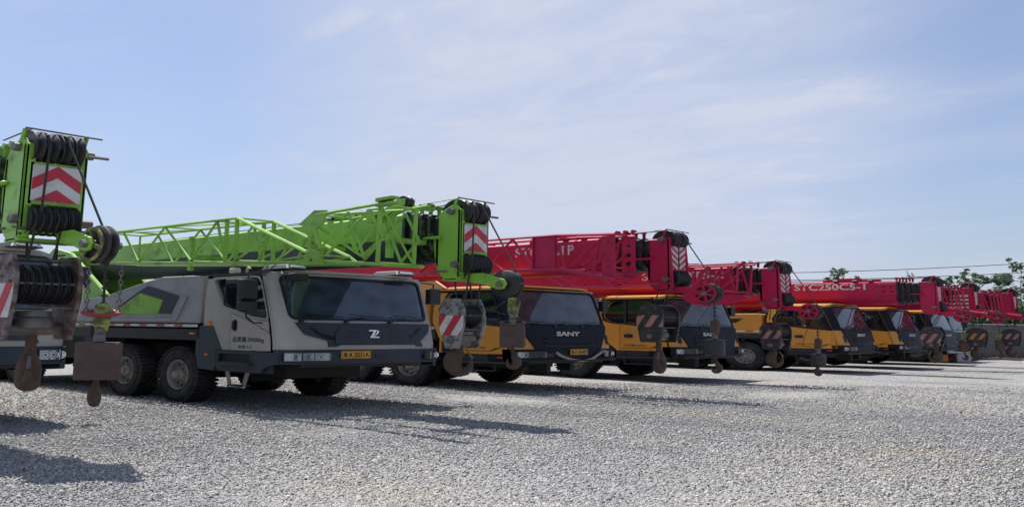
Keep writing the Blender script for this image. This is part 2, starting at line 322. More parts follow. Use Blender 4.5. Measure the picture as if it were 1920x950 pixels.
# ------------------------------------------------------------------ cab
def bowf(y):
    a = abs(y); return 0.05*(a/1.25)**2 + (0.155*(1-sqrt(max(0, 1-min(1, (a-1.03)/0.22)**2))) if a > 1.03 else 0)
CUTS = [-1.235, -1.21, -1.17, -1.12, -1.04, -0.97, -0.8, -0.4, 0, 0.4, 0.8, 0.97, 1.04, 1.12, 1.17, 1.21, 1.235]
def headlight(parent, y0, y1, z0, z1, fxx):
    """housing wrapped round the bumper corner, with reflectors and a clear lens"""
    out_ = 1 if abs(y1) > abs(y0) else -1
    fm = lambda u, v, w: Vector((fxx+0.012-bowf(u)+w, u, v))
    b = MB(); ol = [(y0, z0), (y1, z0), (y1, z1), (y0, z1)]
    cu = [y0+(y1-y0)*k/8 for k in range(1, 8)]
    b.plate(ol, fm, -0.05, (), cu, 0)
    zc = (z0+z1)/2; L = abs(y1-y0); lo = min(y0, y1)
    for k, (fr, rr) in enumerate(((0.22, 0.42), (0.50, 0.40), (0.78, 0.42))):
        yy = lo+L*fr; x = fxx+0.014-bowf(yy); r = (z1-z0)*rr
        b.mi = 1; b.lathe([(r, 0), (r, 0.008), (r*0.82, 0.008), (r*0.6, 0.002)], (x, yy, zc), 'X', 14)
        b.mi = 2; b.lathe([(r*0.30, 0.003), (r*0.26, 0.014), (0.001, 0.016)], (x, yy, zc), 'X', 12)
    b.mi = 2
    for fr in (0.36, 0.64): yy = lo+L*fr; b.box((fxx+0.016-bowf(yy), yy, zc), (0.012, 0.012, (z1-z0)*0.9))
    h = b.build('headlight', ['lamp_white', 'chrome', 'black_panel'], parent)
    l = MB(); l.plate([(y0, z0), (y1, z0), (y1, z1), (y0, z1)], lambda u, v, w: Vector((fxx+0.034-bowf(u)+w, u, v)), -0.004, (), cu)
    l.build('lens', 'lens_glass', h)
    fr_ = MB(); g = 0.012
    fr_.plate([(lo-g, z0-g), (lo+L+g, z0-g), (lo+L+g, z1+g), (lo-g, z1+g)], lambda u, v, w: Vector((fxx+0.030-bowf(u)+w, u, v)), -0.03, ([(lo, z0), (lo+L, z0), (lo+L, z1), (lo, z1)],), cu)
    fr_.build('bezel', 'black', h)
def mirror(parent, c, d, arm):
    b = MB(); b.box(c, d); m_ = b.build('side_mirror', 'black', parent, 0.02, seg=2)
    a = MB(); a.tube(arm, 0.014, 6); a.build('mirror_arm', 'black', m_)
    g = MB(); g.box((c[0]-d[0]/2-0.003, c[1], c[2]), (0.006, d[1]*0.86, d[2]*0.9)); g.build('mirror_glass', 'chrome', m_)
def wiper(parent, fx, y, z, dirn):
    b = MB(); p = lambda yy, zz: (fx(zz)-bowf(yy)+0.03, yy, zz)
    b.tube([p(y, z-0.03), p(y+dirn*0.33, z+0.07)], 0.009, 5); b.tube([p(y+dirn*0.06, z+0.095), p(y+dirn*0.62, z+0.04)], 0.008, 5)
    b.box(p(y, z-0.04), (0.05, 0.05, 0.04)); b.build('wiper', 'black', parent)
def cab_common(parent, G):
    """G: geometry dictionary"""
    col = G['col']; fx = G['fx']; dz = G['dz']; zb, zt = G['zb'], G['zt']; rear = G['rear']; fin = bowf(1.25)
    body = MB()
    for sgn in (-1, 1):
        ol = [(x, z) for x, z in G['side']]+[(fx(z)-fin, z) for z in G['fz']]
        body.pl_xz(ol, sgn*1.25, sgn*1.20, [rounded(G['win'], 0.09)] if G['win'] else [], 0)
    wsr = rounded([(-G['wb'], G['wz0']), (G['wb'], G['wz0']), (G['wt'], G['wz1']), (-G['wt'], G['wz1'])], 0.12, 5)
    zs = G['fz']
    body.plate([(-1.25, z) for z in reversed(zs)]+[(1.25, z) for z in zs], lambda u, v, w: Vector((fx(v)-bowf(u)+w, u, v)), -0.04, [wsr], CUTS, 0)
    # roof with rounded shoulder, crown and rear panel
    rs = G.get('roofdrop', 0.09); rf = lambda u, v, w: Vector((v, u, zt-rs*max(0, (abs(u)-0.80)/0.45)**1.7+w))
    body.plate([(-1.25, rear+0.03), (1.25, rear+0.03), (1.25, fx(zt)-fin), (1.0, fx(zt)-0.02), (0, fx(zt)+0.03), (-1.0, fx(zt)-0.02), (-1.25, fx(zt)-fin)], rf, -0.05, (), CUTS, 0)
    rw = rrect(0.25, 1.02, G['wz0']+0.12, G['wz1']-0.12, 0.08); rw2 = rrect(-1.0, -0.2, G['wz0']+0.12, G['wz1']-0.12, 0.08)
    body.pl_yz([(-1.2, zb), (1.2, zb), (1.2, zt-0.05), (-1.2, zt-0.05)], rear+0.06, rear+0.10, [rw, rw2], 0)
    cab = body.build('cab', [col], parent, 0.003)
    # inside
    i = MB(); i.bx(rear+0.1, fx(1.2)-0.2, -1.19, 1.19, zb+0.0, zb+0.05); i.bx(fx(1.6)-0.42, fx(1.6)-0.12, -1.1, 1.1, G['wz0']-0.38, G['wz0']-0.03)
    i.bx(rear+0.1, rear+0.7, -1.15, 1.15, zb+0.05, zb+0.25)
    i.build('dashboard', 'interior', cab, 0.03)
    li = MB(); li.pl_yz([(-1.18, zb+0.02), (1.18, zb+0.02), (1.18, zt-0.10), (-1.18, zt-0.10)], rear+0.103, rear+0.125, [rw, rw2]); li.bx(rear+0.13, fx(zt)-0.15, -1.1, 1.1, zt-0.16, zt-0.135); li.build('lining', 'interior', cab)
    for y in (0.62, -0.62):
        st = MB(); st.box((-1.25, y, zb+0.42), (0.5, 0.5, 0.16)); st.box((-1.52, y, zb+0.82), (0.14, 0.5, 0.75), Matrix.Rotation(-0.15, 3, 'Y')); st.box((-1.56, y, zb+1.22), (0.1, 0.26, 0.18)); st.build('seat', 'seat_cloth', cab, 0.05, seg=2)
    pp = MB(); pp.box((-0.22, 0.62, G['wz0']+0.02), (0.16, 0.26, 0.01), Matrix.Rotation(0.25, 3, 'Y')); pp.build('paper', 'lamp_white', cab)
    sv = MB(); sv.box((-0.48, -0.55, G['wz1']-0.06), (0.03, 0.62, 0.16)); sv.build('sun_visor', 'interior', cab)
    sw = MB(); c0 = Vector((-0.62, 0.62, G['wz0']+0.08)); sw.tube([c0+Matrix.Rotation(0.6, 3, 'Y') @ Vector((0, 0.22*cos(k*pi/8), 0.22*sin(k*pi/8)))*1 for k in range(17)], 0.016, 6); sw.tube([c0, c0+Vector((0.3, 0, -0.25))], 0.02, 6); sw.build('steering_wheel', 'black', cab)
    # glass
    g = MB(); g.plate(rounded([(-G['wb']-0.02, G['wz0']-0.02), (G['wb']+0.02, G['wz0']-0.02), (G['wt']+0.02, G['wz1']+0.02), (-G['wt']-0.02, G['wz1']+0.02)], 0.12, 5), lambda u, v, w: Vector((fx(v)-bowf(u)-0.012+w, u, v)), -0.005, (), CUTS[4:-4])
    ws = g.build('windshield', 'windshield_glass' if col == 'silver' else 'dusty_sheen_glass', parent, smooth=True)
    gs = MB(); gs.plate(rounded([(-G['wb']-0.012, G['wz0']-0.012), (G['wb']+0.012, G['wz0']-0.012), (G['wt']+0.012, G['wz1']+0.012), (-G['wt']-0.012, G['wz1']+0.012)], 0.13, 5), lambda u, v, w: Vector((fx(v)-bowf(u)+0.006+w, u, v)), -0.012, [rounded([(-G['wb']+0.028, G['wz0']+0.028), (G['wb']-0.028, G['wz0']+0.028), (G['wt']-0.028, G['wz1']-0.028), (-G['wt']+0.028, G['wz1']-0.028)], 0.11, 5)], CUTS); gs.build('seal', 'black', ws)
    if G['win']:
        for sgn in (-1, 1):
            q = MB(); q.pl_xz(G['win'], sgn*1.215, sgn*1.21); sg_ = q.build('side_window', 'side_glass', parent)
            q = MB(); xm = G['winbar']
            q.bx(xm-0.035, xm+0.035, sgn*1.245, sgn*1.20, min(z for x, z in G['win'])+0.12, max(z for x, z in G['win'])-0.01)
            q.build('window_post', 'black', sg_)
    for sgn in (-1, 1):
        # door: thin raised skin with seam lines and a handle
        d = MB(); d.pl_xz(G['door'], sgn*1.25, sgn*1.262, [rounded(G['doorwin'], 0.09)] if G['doorwin'] else []); dr = d.build('door', col, parent, 0.004)
        h = MB(); hx, hz, hw, hh = G['handle']
        h.pl_xz(rrect(hx-hw/2, hx+hw/2, hz-hh/2, hz+hh/2, min(hw, hh)*0.45), sgn*1.262, sgn*1.270); h.box((hx, sgn*1.285, hz), (hw*0.45, 0.03, hh*0.7)); h.build('handle', 'black', dr, 0.006)
        s_ = MB(); xs = [p[0] for p in G['door']]; x0, x1 = min(xs), max(xs); zdt = G['seamz']
        s_.bx(x0-0.014, x0-0.002, sgn*1.247, sgn*1.256, G['door'][0][1], zdt); s_.build('door_seam', 'black', dr)
    return cab
def bumper(parent, z0, z1, hl, dark='dark_plastic'):
    f = lambda u, v, w: Vector((0.05-bowf(u)*1.0-(0.03 if v > z1-0.02 else 0)+w, u, v))
    b = MB(); b.plate([(-1.25, z0), (1.25, z0), (1.25, z1), (-1.25, z1)], f, -0.18, (), CUTS)
    b.bx(-0.7, -0.08, -1.25, -1.21, z0, z1); b.bx(-0.7, -0.08, 1.21, 1.25, z0, z1)
    b.mi = 1; b.box((0.052, 0.20 if hl > 1 else -0.55, (z0+z1)/2-0.0), (0.01, 0.2, 0.09)); b.box((-0.35, 0, z0-0.03), (0.6, 1.9, 0.05))
    return b.build('bumper', [dark, 'black'], parent, 0.01)
def number_plate(parent, yc, zc, txt):
    b = MB(); b.box((0.066, yc, zc), (0.01, 0.45, 0.145)); b.mi = 1
    for s in (-1, 1): b.box((0.0725, yc, zc+s*0.064), (0.003, 0.43, 0.004)); b.box((0.0725, yc+s*0.213, zc), (0.003, 0.004, 0.128))
    p = b.build('number_plate', ['plate_yellow', 'black'], parent)
    p['label'] = 'yellow number plate reading '+txt
    lettering('plate_lettering', txt[0], 'black', p, (0.072, yc-0.195, zc-0.045), (0, 1, 0), (0, 0, 1), 0.062, 0.09, 0.003)
    lettering('plate_lettering', txt[1:].strip(), 'black', p, (0.072, yc-0.115, zc-0.045), (0, 1, 0), (0, 0, 1), 0.31, 0.09, 0.003, 0.008)
def steps(parent, x0, x1, z1, z0, sgn=-1):
    y = sgn*1.2
    b = MB(); b.bx(x0-0.02, x1+0.02, y-0.12, y+0.02, z1-0.03, z1)
    for k in range(5): b.bx(x0, x1, y-0.115+k*0.025, y-0.105+k*0.025, z1, z1+0.012)
    xm = (x0+x1)/2; b.bx(xm-0.17, xm+0.17, y-0.06, y+0.07, z0-0.025, z0)
    b.mi = 1
    for s in (-1, 1):
        b.plate([(xm+s*0.28-0.05, z1-0.02), (xm+s*0.28+0.05, z1-0.02), (xm+s*0.16+0.04, z0-0.03), (xm+s*0.16-0.04, z0-0.03)], lambda u, v, w: Vector((u, y-0.02+w, v)), 0.01)
    b.build('step', ['dark_plastic', 'rim'], parent)

def green_cab(r, txt, rows, dz=0):
    def fx(z):
        if z <= 1.25: return -0.0
        if z <= 1.64: return -0.07*(z-1.25)/0.39
        return -0.07-0.27*(z-1.64)/0.96
    G = dict(col='silver', fx=fx, dz=0, zb=1.1, zt=2.62, rear=-1.85,
             side=[(-1.86, 1.1), (-1.86, 2.0), (-1.82, 2.56)], fz=[2.56, 2.2, 1.64, 1.45, 1.25, 1.1],
             win=[(-1.66, 2.46), (-1.38, 1.95), (-0.72, 1.74), (-0.37, 1.70), (-0.35, 1.76), (-0.53, 2.38), (-0.61, 2.46)], winbar=-1.05,
             wb=1.08, wt=1.12, wz0=1.69, wz1=2.50,
             door=[(-1.17, 1.11), (-0.235, 1.11), (-0.315, 1.64), (-0.72, 1.70), (-1.17, 1.84)], doorwin=None, handle=(-1.06, 1.57, 0.10, 0.22), seamz=1.84)
    cab = cab_common(r, G)
    d_ = MB(); d_.tube([(-1.15, -1.262, 1.80), (-0.75, -1.262, 1.66), (-0.27, -1.262, 1.44)], 0.006, 4); d_.bx(-1.85, -1.17, -1.256, -1.248, 1.095, 1.105); d_.build('seam_shade_line', 'dark_plastic', cab)  # door crease and body line, their shading drawn as thin dark strips
    for x_ in (-1.30,): g_ = MB(); g_.tube([(x_, -1.25, 2.30), (x_, -1.30, 2.27), (x_+0.02, -1.30, 1.95), (x_+0.02, -1.25, 1.92)], 0.012, 6); g_.build('grab_handle', 'black', cab)
    # light bevel frame round the side window
    for sgn in (-1, 1):
        w_ = G['win']; cx = sum(p[0] for p in w_)/7; cz = sum(p[1] for p in w_)/7
        o = [(min(cx+(x-cx)*1.07, fx(cz+(z-cz)*1.12)-bowf(1.25)-0.012), cz+(z-cz)*1.12) for x, z in w_]
        b = MB(); b.pl_xz(rounded(o, 0.1), sgn*1.25, sgn*1.262, [rounded(w_, 0.09)]); b.build('window_frame', 'silver', cab, 0.006)
    # gutter and roof fittings
    b = MB(); b.bx(-1.86, -0.36, -1.262, -1.25, 2.535, 2.56); b.bx(-1.86, -0.36, 1.25, 1.262, 2.535, 2.56); b.build('gutter', 'black', cab)
    for y in (-0.93, 0.80):
        b = MB(); b.box((-0.5, y, 2.665), (0.62, 0.36, 0.10), None, (0.75, 0.72)); b.mi = 1; b.box((-0.24, y, 2.66), (0.06, 0.22, 0.05)); b.build('roof_lamp', ['dark_plastic', 'lamp_white'], cab, 0.02, seg=2)
    b = MB(); b.lathe([(0.07, 2.6), (0.075, 2.66), (0.06, 2.70), (0.001, 2.71)], (-1.5, -1.05, 0), 'Z', 14); b.build('roof_vent', 'silver', cab); b = MB(); b.tube([(-1.2, -1.05, 2.6), (-1.2, -1.05, 2.66), (-1.17, -1.05, 2.7), (-1.13, -1.05, 2.67)], 0.02, 6); b.build('lifting_eye', 'silver', cab)
    b = MB()
    for k in range(4): b.box((-1.72+k*0.36, -1.22, 2.603), (0.02, 0.06, 0.004))
    b.build('roof_seams', 'dark_plastic', cab)
    # dark mask with grille slots and corner vents
    mf = lambda u, v, w: Vector((fx(v)-bowf(u)+w, u, v))
    b = MB(); ol = [(-1.03, 1.635), (-0.92, 1.42), (-0.60, 1.31), (-0.59, 1.19), (-0.48, 1.19), (-0.42, 1.225), (0.80, 1.225), (0.86, 1.19), (0.94, 1.19), (0.90, 1.29), (1.07, 1.47), (1.12, 1.635)]
    b.plate(ol, mf, 0.022, (), CUTS)
    b.plate([(-0.42, 1.56), (-0.50, 1.40), (-0.50, 1.25), (0.68, 1.25), (0.68, 1.40), (0.58, 1.56)], lambda u, v, w: Vector((fx(v)-bowf(u)+0.02+w, u, v)), 0.018, (), CUTS[6:-6])
    b.mi = 1
    for s in (-1, 1):
        for k in range(4):
            z = 1.50-k*0.063; xa = 0.09+s*0.22; xb = 0.09+s*(0.40+0.03*k)
            y0, y1 = min(xa, xb), max(xa, xb); b.box((fx(z)-bowf((y0+y1)/2)+0.036, (y0+y1)/2, z), (0.012, y1-y0, 0.016))
        for k in range(3):
            y = 0.045+s*(0.90-0.045*k)
            for (ya, za, yb, zb_) in ((y, 1.57-0.02*k, y-s*0.10, 1.44-0.035*k), (y-s*0.10, 1.44-0.035*k, y-s*0.36, 1.375-0.045*k)):
                b.tube([(fx(za)-bowf(ya)+0.022, ya, za), (fx(zb_)-bowf(yb)+0.022, yb, zb_)], 0.011, 5)
    mk = b.build('grille', ['dark_plastic', 'black'], r, 0.005)
    # maker's emblem
    e = MB(); X = fx(1.43)+0.045; f = lambda u, v, w: Vector((X+w, 0.09+u, 1.435+v))
    for ol in ([(-0.085, 0.075), (0.03, 0.075), (0.03, 0.055), (-0.035, -0.075), (-0.065, -0.075), (-0.01, 0.05), (-0.085, 0.05)],
               [(0.03, 0.075), (0.075, 0.06), (0.07, 0.02), (0.0, -0.052), (0.085, -0.052), (0.085, -0.075), (-0.03, -0.075), (0.045, 0.03), (0.04, 0.05)]):
        e.plate(ol, f, 0.012)
    e.build('emblem', 'chrome', mk)
    b = bumper(r, 0.88, 1.14, 2)
    for s in (-1, 1):
        if s < 0: headlight(r, -0.60, -1.20, 0.945, 1.085, 0.05)
        else: headlight(r, 0.93, 1.23, 0.945, 1.085, 0.05)
    if txt: number_plate(r, -0.22, 1.045, txt)
    for y, d in ((-0.95, 1), (-0.30, 1), (0.40, 1)): wiper(r, fx, y, 1.70, d)
    mirror(r, (-0.42, -1.50, 2.22), (0.13, 0.22, 0.36), [(-0.42, -1.26, 2.50), (-0.42, -1.50, 2.48), (-0.42, -1.50, 2.4)])
    mirror(r, (-0.42, -1.50, 1.92), (0.13, 0.22, 0.17), [(-0.42, -1.50, 1.84), (-0.42, -1.50, 1.72), (-0.45, -1.38, 1.62), (-0.45, -1.26, 1.62)])
    mirror(r, (-0.74, -1.42, 2.38), (0.34, 0.20, 0.09), [(-0.91, -1.50, 2.40), (-0.93, -1.50, 1.95), (-0.90, -1.40, 1.88), (-0.88, -1.27, 1.88)])
    mirror(r, (-0.10, -1.02, 2.46), (0.16, 0.22, 0.14), [(-0.33, -1.10, 2.57), (-0.12, -1.22, 2.5), (-0.10, -1.18, 2.3), (-0.12, -1.18, 2.22)])
    mirror(r, (-0.42, 1.46, 2.22), (0.12, 0.20, 0.34), [(-0.42, 1.24, 2.50), (-0.42, 1.46, 2.48), (-0.42, 1.46, 2.4)])
    # side skirt, step, fender
    b = MB(); b.pl_xz([(-1.5, 1.095), (-0.10, 1.095), (-0.10, 0.885), (-0.38, 0.80), (-0.45, 0.70), (-1.45, 0.70), (-1.5, 0.80)], -1.255, -1.20, [[(-1.44, 1.03), (-0.42, 1.03), (-0.62, 0.88), (-1.44, 0.88)]])
    b.bx(-1.5, -0.3, -1.20, -1.15, 0.7, 1.05)
    b.pl_xz([(-1.36, 1.10), (-1.60, 1.55), (-1.95, 1.56), (-1.95, 1.30), (-2.02, 1.30), (-2.02, 1.0), (-1.92, 0.72), (-1.5, 0.70), (-1.5, 1.10)], -1.262, -1.15)
    b.build('side_skirt', 'dark_plastic', r, 0.008); b = MB()
    b.pl_xz([(-0.10, 1.09), (-0.10, 0.80), (-1.5, 0.70), (-1.92, 0.72), (-1.95, 1.0), (-1.95, 1.56), (-1.60, 1.55), (-1.36, 1.09)], 1.20, 1.262); b.build('side_skirt', 'dark_plastic', r, 0.008)
    steps(r, -1.42, -0.62, 0.86, 0.46)
    b = MB(); b.box((-1.68, -1.268, 1.60), (0.07, 0.008, 0.09)); b.box((-2.13, -1.26, 1.40), (0.11, 0.03, 0.04)); b.box((-1.72, -1.268, 1.0), (0.07, 0.01, 0.04)); b.build('marker_lamp', 'amber', r)
    lettering('weight_lettering', '总质量:39000kg', 'dark_plastic', r, (-1.10, -1.262, 1.245), (1, 0, 0), (0, 0, 1), 0.72, 0.115, 0.003, 0.012)
    lettering('crew_lettering', '准乘 2人', 'dark_plastic', r, (-0.96, -1.262, 1.145), (1, 0, 0), (0, 0, 1), 0.32, 0.055, 0.003)
    # engine housing behind the cab with green and dark panel
    b = MB(); ol = [(-2.04, 1.60), (-2.04, 2.55), (-2.30, 2.57), (-3.15, 2.58), (-3.62, 2.50), (-4.9, 2.22), (-6.1, 2.10), (-6.1, 1.60)]
    b.pl_xz(ol, -1.22, -0.42); b.pl_xz([(x, min(z, 1.85)) for x, z in (ol[0], (ol[0][0], 1.85), (-6.1, 1.85), (-6.1, 1.60))], 0.42, 1.22); b.mi = 1; b.bx(-6.0, -2.0, -0.42, 0.42, 1.5, 2.1); b.bx(-2.04, -1.86, -1.1, 0.1, 1.5, 2.45); b.bx(-2.04, -1.86, 0.1, 1.1, 1.5, 1.78)
    hd = b.build('engine_housing', ['deck_silver', 'chassis'], r, 0.02, seg=2)
    b = MB(); b.pl_xz([(-4.75, 1.80), (-3.74, 2.32), (-3.55, 2.40), (-2.62, 2.16), (-2.82, 1.80), (-3.18, 1.80), (-3.05, 2.09), (-3.80, 2.27), (-4.70, 1.82)], -1.232, -1.22); b.mi = 1
    b.pl_xz([(-4.62, 1.80), (-3.79, 2.24), (-3.08, 2.08), (-3.20, 1.80)], -1.230, -1.22); b.build('side_decal', ['dark_plastic', 'green'], hd)
    b = MB(); b.pl_xz([(-6.1, 1.69), (-2.72, 1.69), (-2.50, 2.13), (-2.36, 2.16), (-2.66, 1.64), (-6.1, 1.64)], -1.245, -1.22); b.build('moulding', 'deck_silver', hd, 0.006)
    return cab

def orange_cab(r, txt, dz=0, wtext=True):
    def fx(z):
        if z <= 1.1: return 0.0
        if z <= 1.62: return -0.10*(z-1.1)/0.52
        return -0.10-0.30*(z-1.62)/1.0
    win = [(-1.66, 2.44), (-1.86, 2.05), (-1.82, 1.88), (-1.66, 1.80), (-0.62, 1.66), (-0.40, 1.64), (-0.60, 2.38), (-0.67, 2.44)]
    G = dict(col='orange', fx=fx, dz=0, zb=0.92, zt=2.66, rear=-2.0,
             roofdrop=0.14, side=[(-1.50, 0.92), (-1.90, 1.30), (-2.08, 1.72), (-2.06, 2.05), (-1.97, 2.48), (-1.92, 2.54)], fz=[2.57, 2.2, 1.62, 1.35, 1.1, 0.92],
             win=win, winbar=-1.30, wb=1.12, wt=1.10, wz0=1.66, wz1=2.53,
             door=[(-1.42, 0.93), (-0.36, 0.93), (-0.37, 1.60), (-0.62, 1.62), (-1.42, 1.74)], doorwin=None, handle=(-1.20, 1.37, 0.24, 0.11), seamz=1.74)
    cab = cab_common(r, G)
    b = MB()   # black band round the side glass and down the screen pillars
    for sgn in (-1, 1):
        o = [(-1.68, 2.49), (-1.92, 2.05), (-1.87, 1.84), (-1.66, 1.76), (-0.62, 1.63), (-0.33, 1.60), (-0.32, 1.64), (-0.585, 2.49)]
        b.pl_xz(o, sgn*1.25, sgn*1.256, [rounded(win, 0.09)])
    f = lambda u, v, w: Vector((fx(v)-bowf(u)+w, u, v))
    b.plate([(-1.25, 1.615), (1.25, 1.615), (1.25, 2.50), (1.0, 2.545), (-1.0, 2.545), (-1.25, 2.50)], f, 0.008, [rounded([(-1.10, 1.68), (1.10, 1.68), (1.08, 2.51), (-1.08, 2.51)], 0.12, 5)], CUTS)
    b.build('window_band', 'black_panel', cab)
    mf = f
    b = MB(); b.plate([(-1.14, 1.63), (-1.05, 1.45), (-0.92, 1.22), (-0.84, 1.06), (0.84, 1.06), (0.92, 1.22), (1.05, 1.45), (1.14, 1.63)], mf, 0.03, (), CUTS)
    for z0, z1 in ((1.36, 1.30), (1.24, 1.18)): b.plate([(-0.62, z0), (0.62, z0), (0.56, z1), (-0.56, z1)], lambda u, v, w: Vector((fx(v)-bowf(u)+0.03+w, u, v)), 0.012, (), CUTS[6:-6])
    b.mi = 1
    for z in (1.14, 1.27): b.box((fx(z)+0.03, 0, z), (0.012, 1.3, 0.02))
    mk = b.build('grille', ['black_panel', 'black'], r, 0.006)
    lettering('maker_lettering', 'SANY', 'white', mk, (fx(1.43)+0.032, -0.30, 1.385), (0, 1, 0), (0, 0, 1), 0.60, 0.115, 0.012, 0.035)
    for s in (-1, 1):
        b = MB(); b.plate([(s*1.045, 1.17), (s*1.125, 1.17), (s*1.125, 1.42), (s*1.045, 1.42)], lambda u, v, w: Vector((fx(v)-bowf(u)+w, u, v)), 0.02); b.build('corner_vent', 'black', r)
    b = bumper(r, 0.76, 1.06, 1, 'black_panel')
    headlight(r, -0.66, -1.22, 0.86, 0.995, 0.05); headlight(r, 0.90, 1.22, 0.86, 0.995, 0.05)
    b = MB(); b.tube([(0.02, -1.2, 0.80), (0.12, -1.0, 0.78), (0.12, 1.0, 0.78), (0.02, 1.2, 0.80)], 0.022, 6); b.bx(-0.6, -0.2, -0.35, -0.25, 0.45, 0.8); b.bx(-0.5, -0.2, 0.25, 0.35, 0.5, 0.8); b.build('front_guard', 'chassis', r)
    if txt: number_plate(r, 0.17, 0.985, txt)
    for y, d in ((-0.95, 1), (-0.30, 1), (0.40, 1)): wiper(r, fx, y, 1.67, d)
    mirror(r, (-0.42, 1.44, 2.2), (0.12, 0.18, 0.32), [(-0.42, 1.24, 2.50), (-0.42, 1.44, 2.48), (-0.42, 1.44, 2.35)])
    b = MB(); b.pl_xz([(-1.55, 0.91), (-0.05, 0.91), (-0.05, 0.76), (-0.9, 0.68), (-1.5, 0.66)], -1.235, -1.19); b.build('side_skirt', 'chassis', r); b = MB(); b.pl_xz([(-1.55, 0.91), (-0.05, 0.91), (-0.05, 0.76), (-1.5, 0.66)], 1.19, 1.235); b.build('side_skirt', 'chassis', r); b = MB()
    b.tube([(-1.5, -1.28, 0.72), (-0.2, -1.28, 0.72)], 0.022, 6); b.tube([(-1.3, -1.28, 0.52), (-0.5, -1.28, 0.52)], 0.018, 6)
    for x in (-1.3, -0.5): b.tube([(x, -1.28, 0.72), (x, -1.28, 0.52)], 0.012, 5); b.bx(x-0.02, x+0.02, -1.28, -1.1, 0.70, 0.74)
    b.build('step', 'chassis', r)
    b = MB(); b.box((-0.42, -1.245, 0.85), (0.13, 0.012, 0.035)); b.build('marker_lamp', 'stripe_red', r)
    b = MB(); zz = 1.0
    b.tube([(-1.36, -1.266, zz), (-0.66, -1.266, zz), (-0.48, -1.266, zz+0.08), (-0.38, -1.266, zz+0.08)], 0.006, 4)
    for k in range(2): b.tube([(-0.70+0.07*k+0.05, -1.266, zz-0.0), (-0.54+0.07*k+0.05, -1.266, zz+0.09)], 0.006, 4)
    b.build('door_decal', 'black', r)
    if wtext: lettering('weight_lettering', '总质量33000kg', 'black', r, (-1.30, -1.262, 1.045), (1, 0, 0), (0, 0, 1), 0.56, 0.07, 0.003)
    b = MB(); ol = [(-2.22, 1.45), (-2.22, 2.22), (-2.4, 2.26), (-6.2, 2.22), (-6.2, 1.45)]
    b.pl_xz(ol, -1.22, -0.45); b.pl_xz([(-2.22, 1.45), (-2.22, 1.80), (-6.2, 1.80), (-6.2, 1.45)], 0.45, 1.22); b.mi = 1; b.bx(-6.1, -2.1, -0.45, 0.45, 1.4, 2.0); b.bx(-2.2, -2.02, -1.05, 0.1, 1.1, 2.3); b.bx(-2.2, -2.02, 0.1, 1.05, 1.1, 1.72)
    hd = b.build('engine_housing', ['orange', 'chassis'], r, 0.03, seg=2)
    b = MB(); b.pl_xz([(-3.75, 2.05), (-2.75, 2.05), (-2.95, 1.88), (-3.6, 1.88)], -1.232, -1.22); b.build('side_decal', 'black', hd)
    b = MB(); b.lathe([(0.11, -0.20), (0.12, 0), (0.11, 0.20)], (-2.12, -0.95, 2.45), 'Y', 14); b.build('air_intake', 'steel', r, smooth=True)
    return cab

def undercarriage(r, axles=(-2.52, -4.12, -8.25, -9.6), arches=False):
    b = MB(); b.bx(-10.9, -0.75, -0.5, -0.38, 0.85, 1.15); b.bx(-10.9, -0.75, 0.38, 0.5, 0.85, 1.15)
    b.bx(-10.9, -2.05, -1.22, 1.22, 1.26, 1.49); b.bx(-7.9, -4.9, -0.9, 0.9, 0.7, 1.26); b.bx(-1.9, -0.9, -0.6, 0.6, 0.55, 0.95)
    for x in (-5.35, -10.7):
        b.bx(x-0.17, x+0.17, -1.24, 1.24, 0.8, 1.26)
    for x in axles:
        b.tube([(x, -0.95, 0.56), (x, 0.95, 0.56)], 0.09, 8); b.box((x, 0, 0.56), (0.36, 0.4, 0.36))
        for s in (-1, 1): b.box((x, s*0.5, 0.72), (0.9, 0.09, 0.09)); b.tube([(x+0.25, s*0.7, 0.5), (x+0.25, s*0.6, 1.1)], 0.04, 6)
    b.tube([(-1.3, -0.55, 0.66), (-1.3, 0.55, 0.66)], 0.16, 10)
    for s in (-1, 1):
        for x in (axles[:2] if arches else ()):
            pts = [(x+0.74*cos(a), 0.60+0.70*sin(a)) for a in [radians(10+16*k) for k in range(11)]]
            inn = [(x+0.71*cos(a), 0.60+0.67*sin(a)) for a in [radians(10+16*k) for k in range(10, -1, -1)]]
            b.pl_xz(pts+inn, s*1.24, s*0.85)
    ch = b.build('chassis', 'chassis', r, 0.01)
    j = MB()
    for x in (-5.35, -10.7):
        for s in (-1, 1): j.lathe([(0.10, 0.55), (0.10, 1.6), (0.001, 1.62)], (x, s*1.14, 0), 'Z', 12); j.lathe([(0.17, 0.50), (0.17, 0.56)], (x, s*1.14, 0), 'Z', 12)
    j.build('outrigger_jack', 'chassis', r)
    for x in axles:
        for s in (-1, 1): build_wheel(r, (x, s*1.08, 0.56), s < 0)
    t = MB(); t.bx(-10.8, -2.05, -1.236, -1.228, 1.525 if True else 0, 1.578); t.mi = 1
    x = -2.45
    while x > -10.6: t.bx(x-0.22, x, -1.2395, -1.236, 1.532, 1.571); x -= 0.52
    t.build('reflective_tape', ['white', 'stripe_red'], r)
    return ch

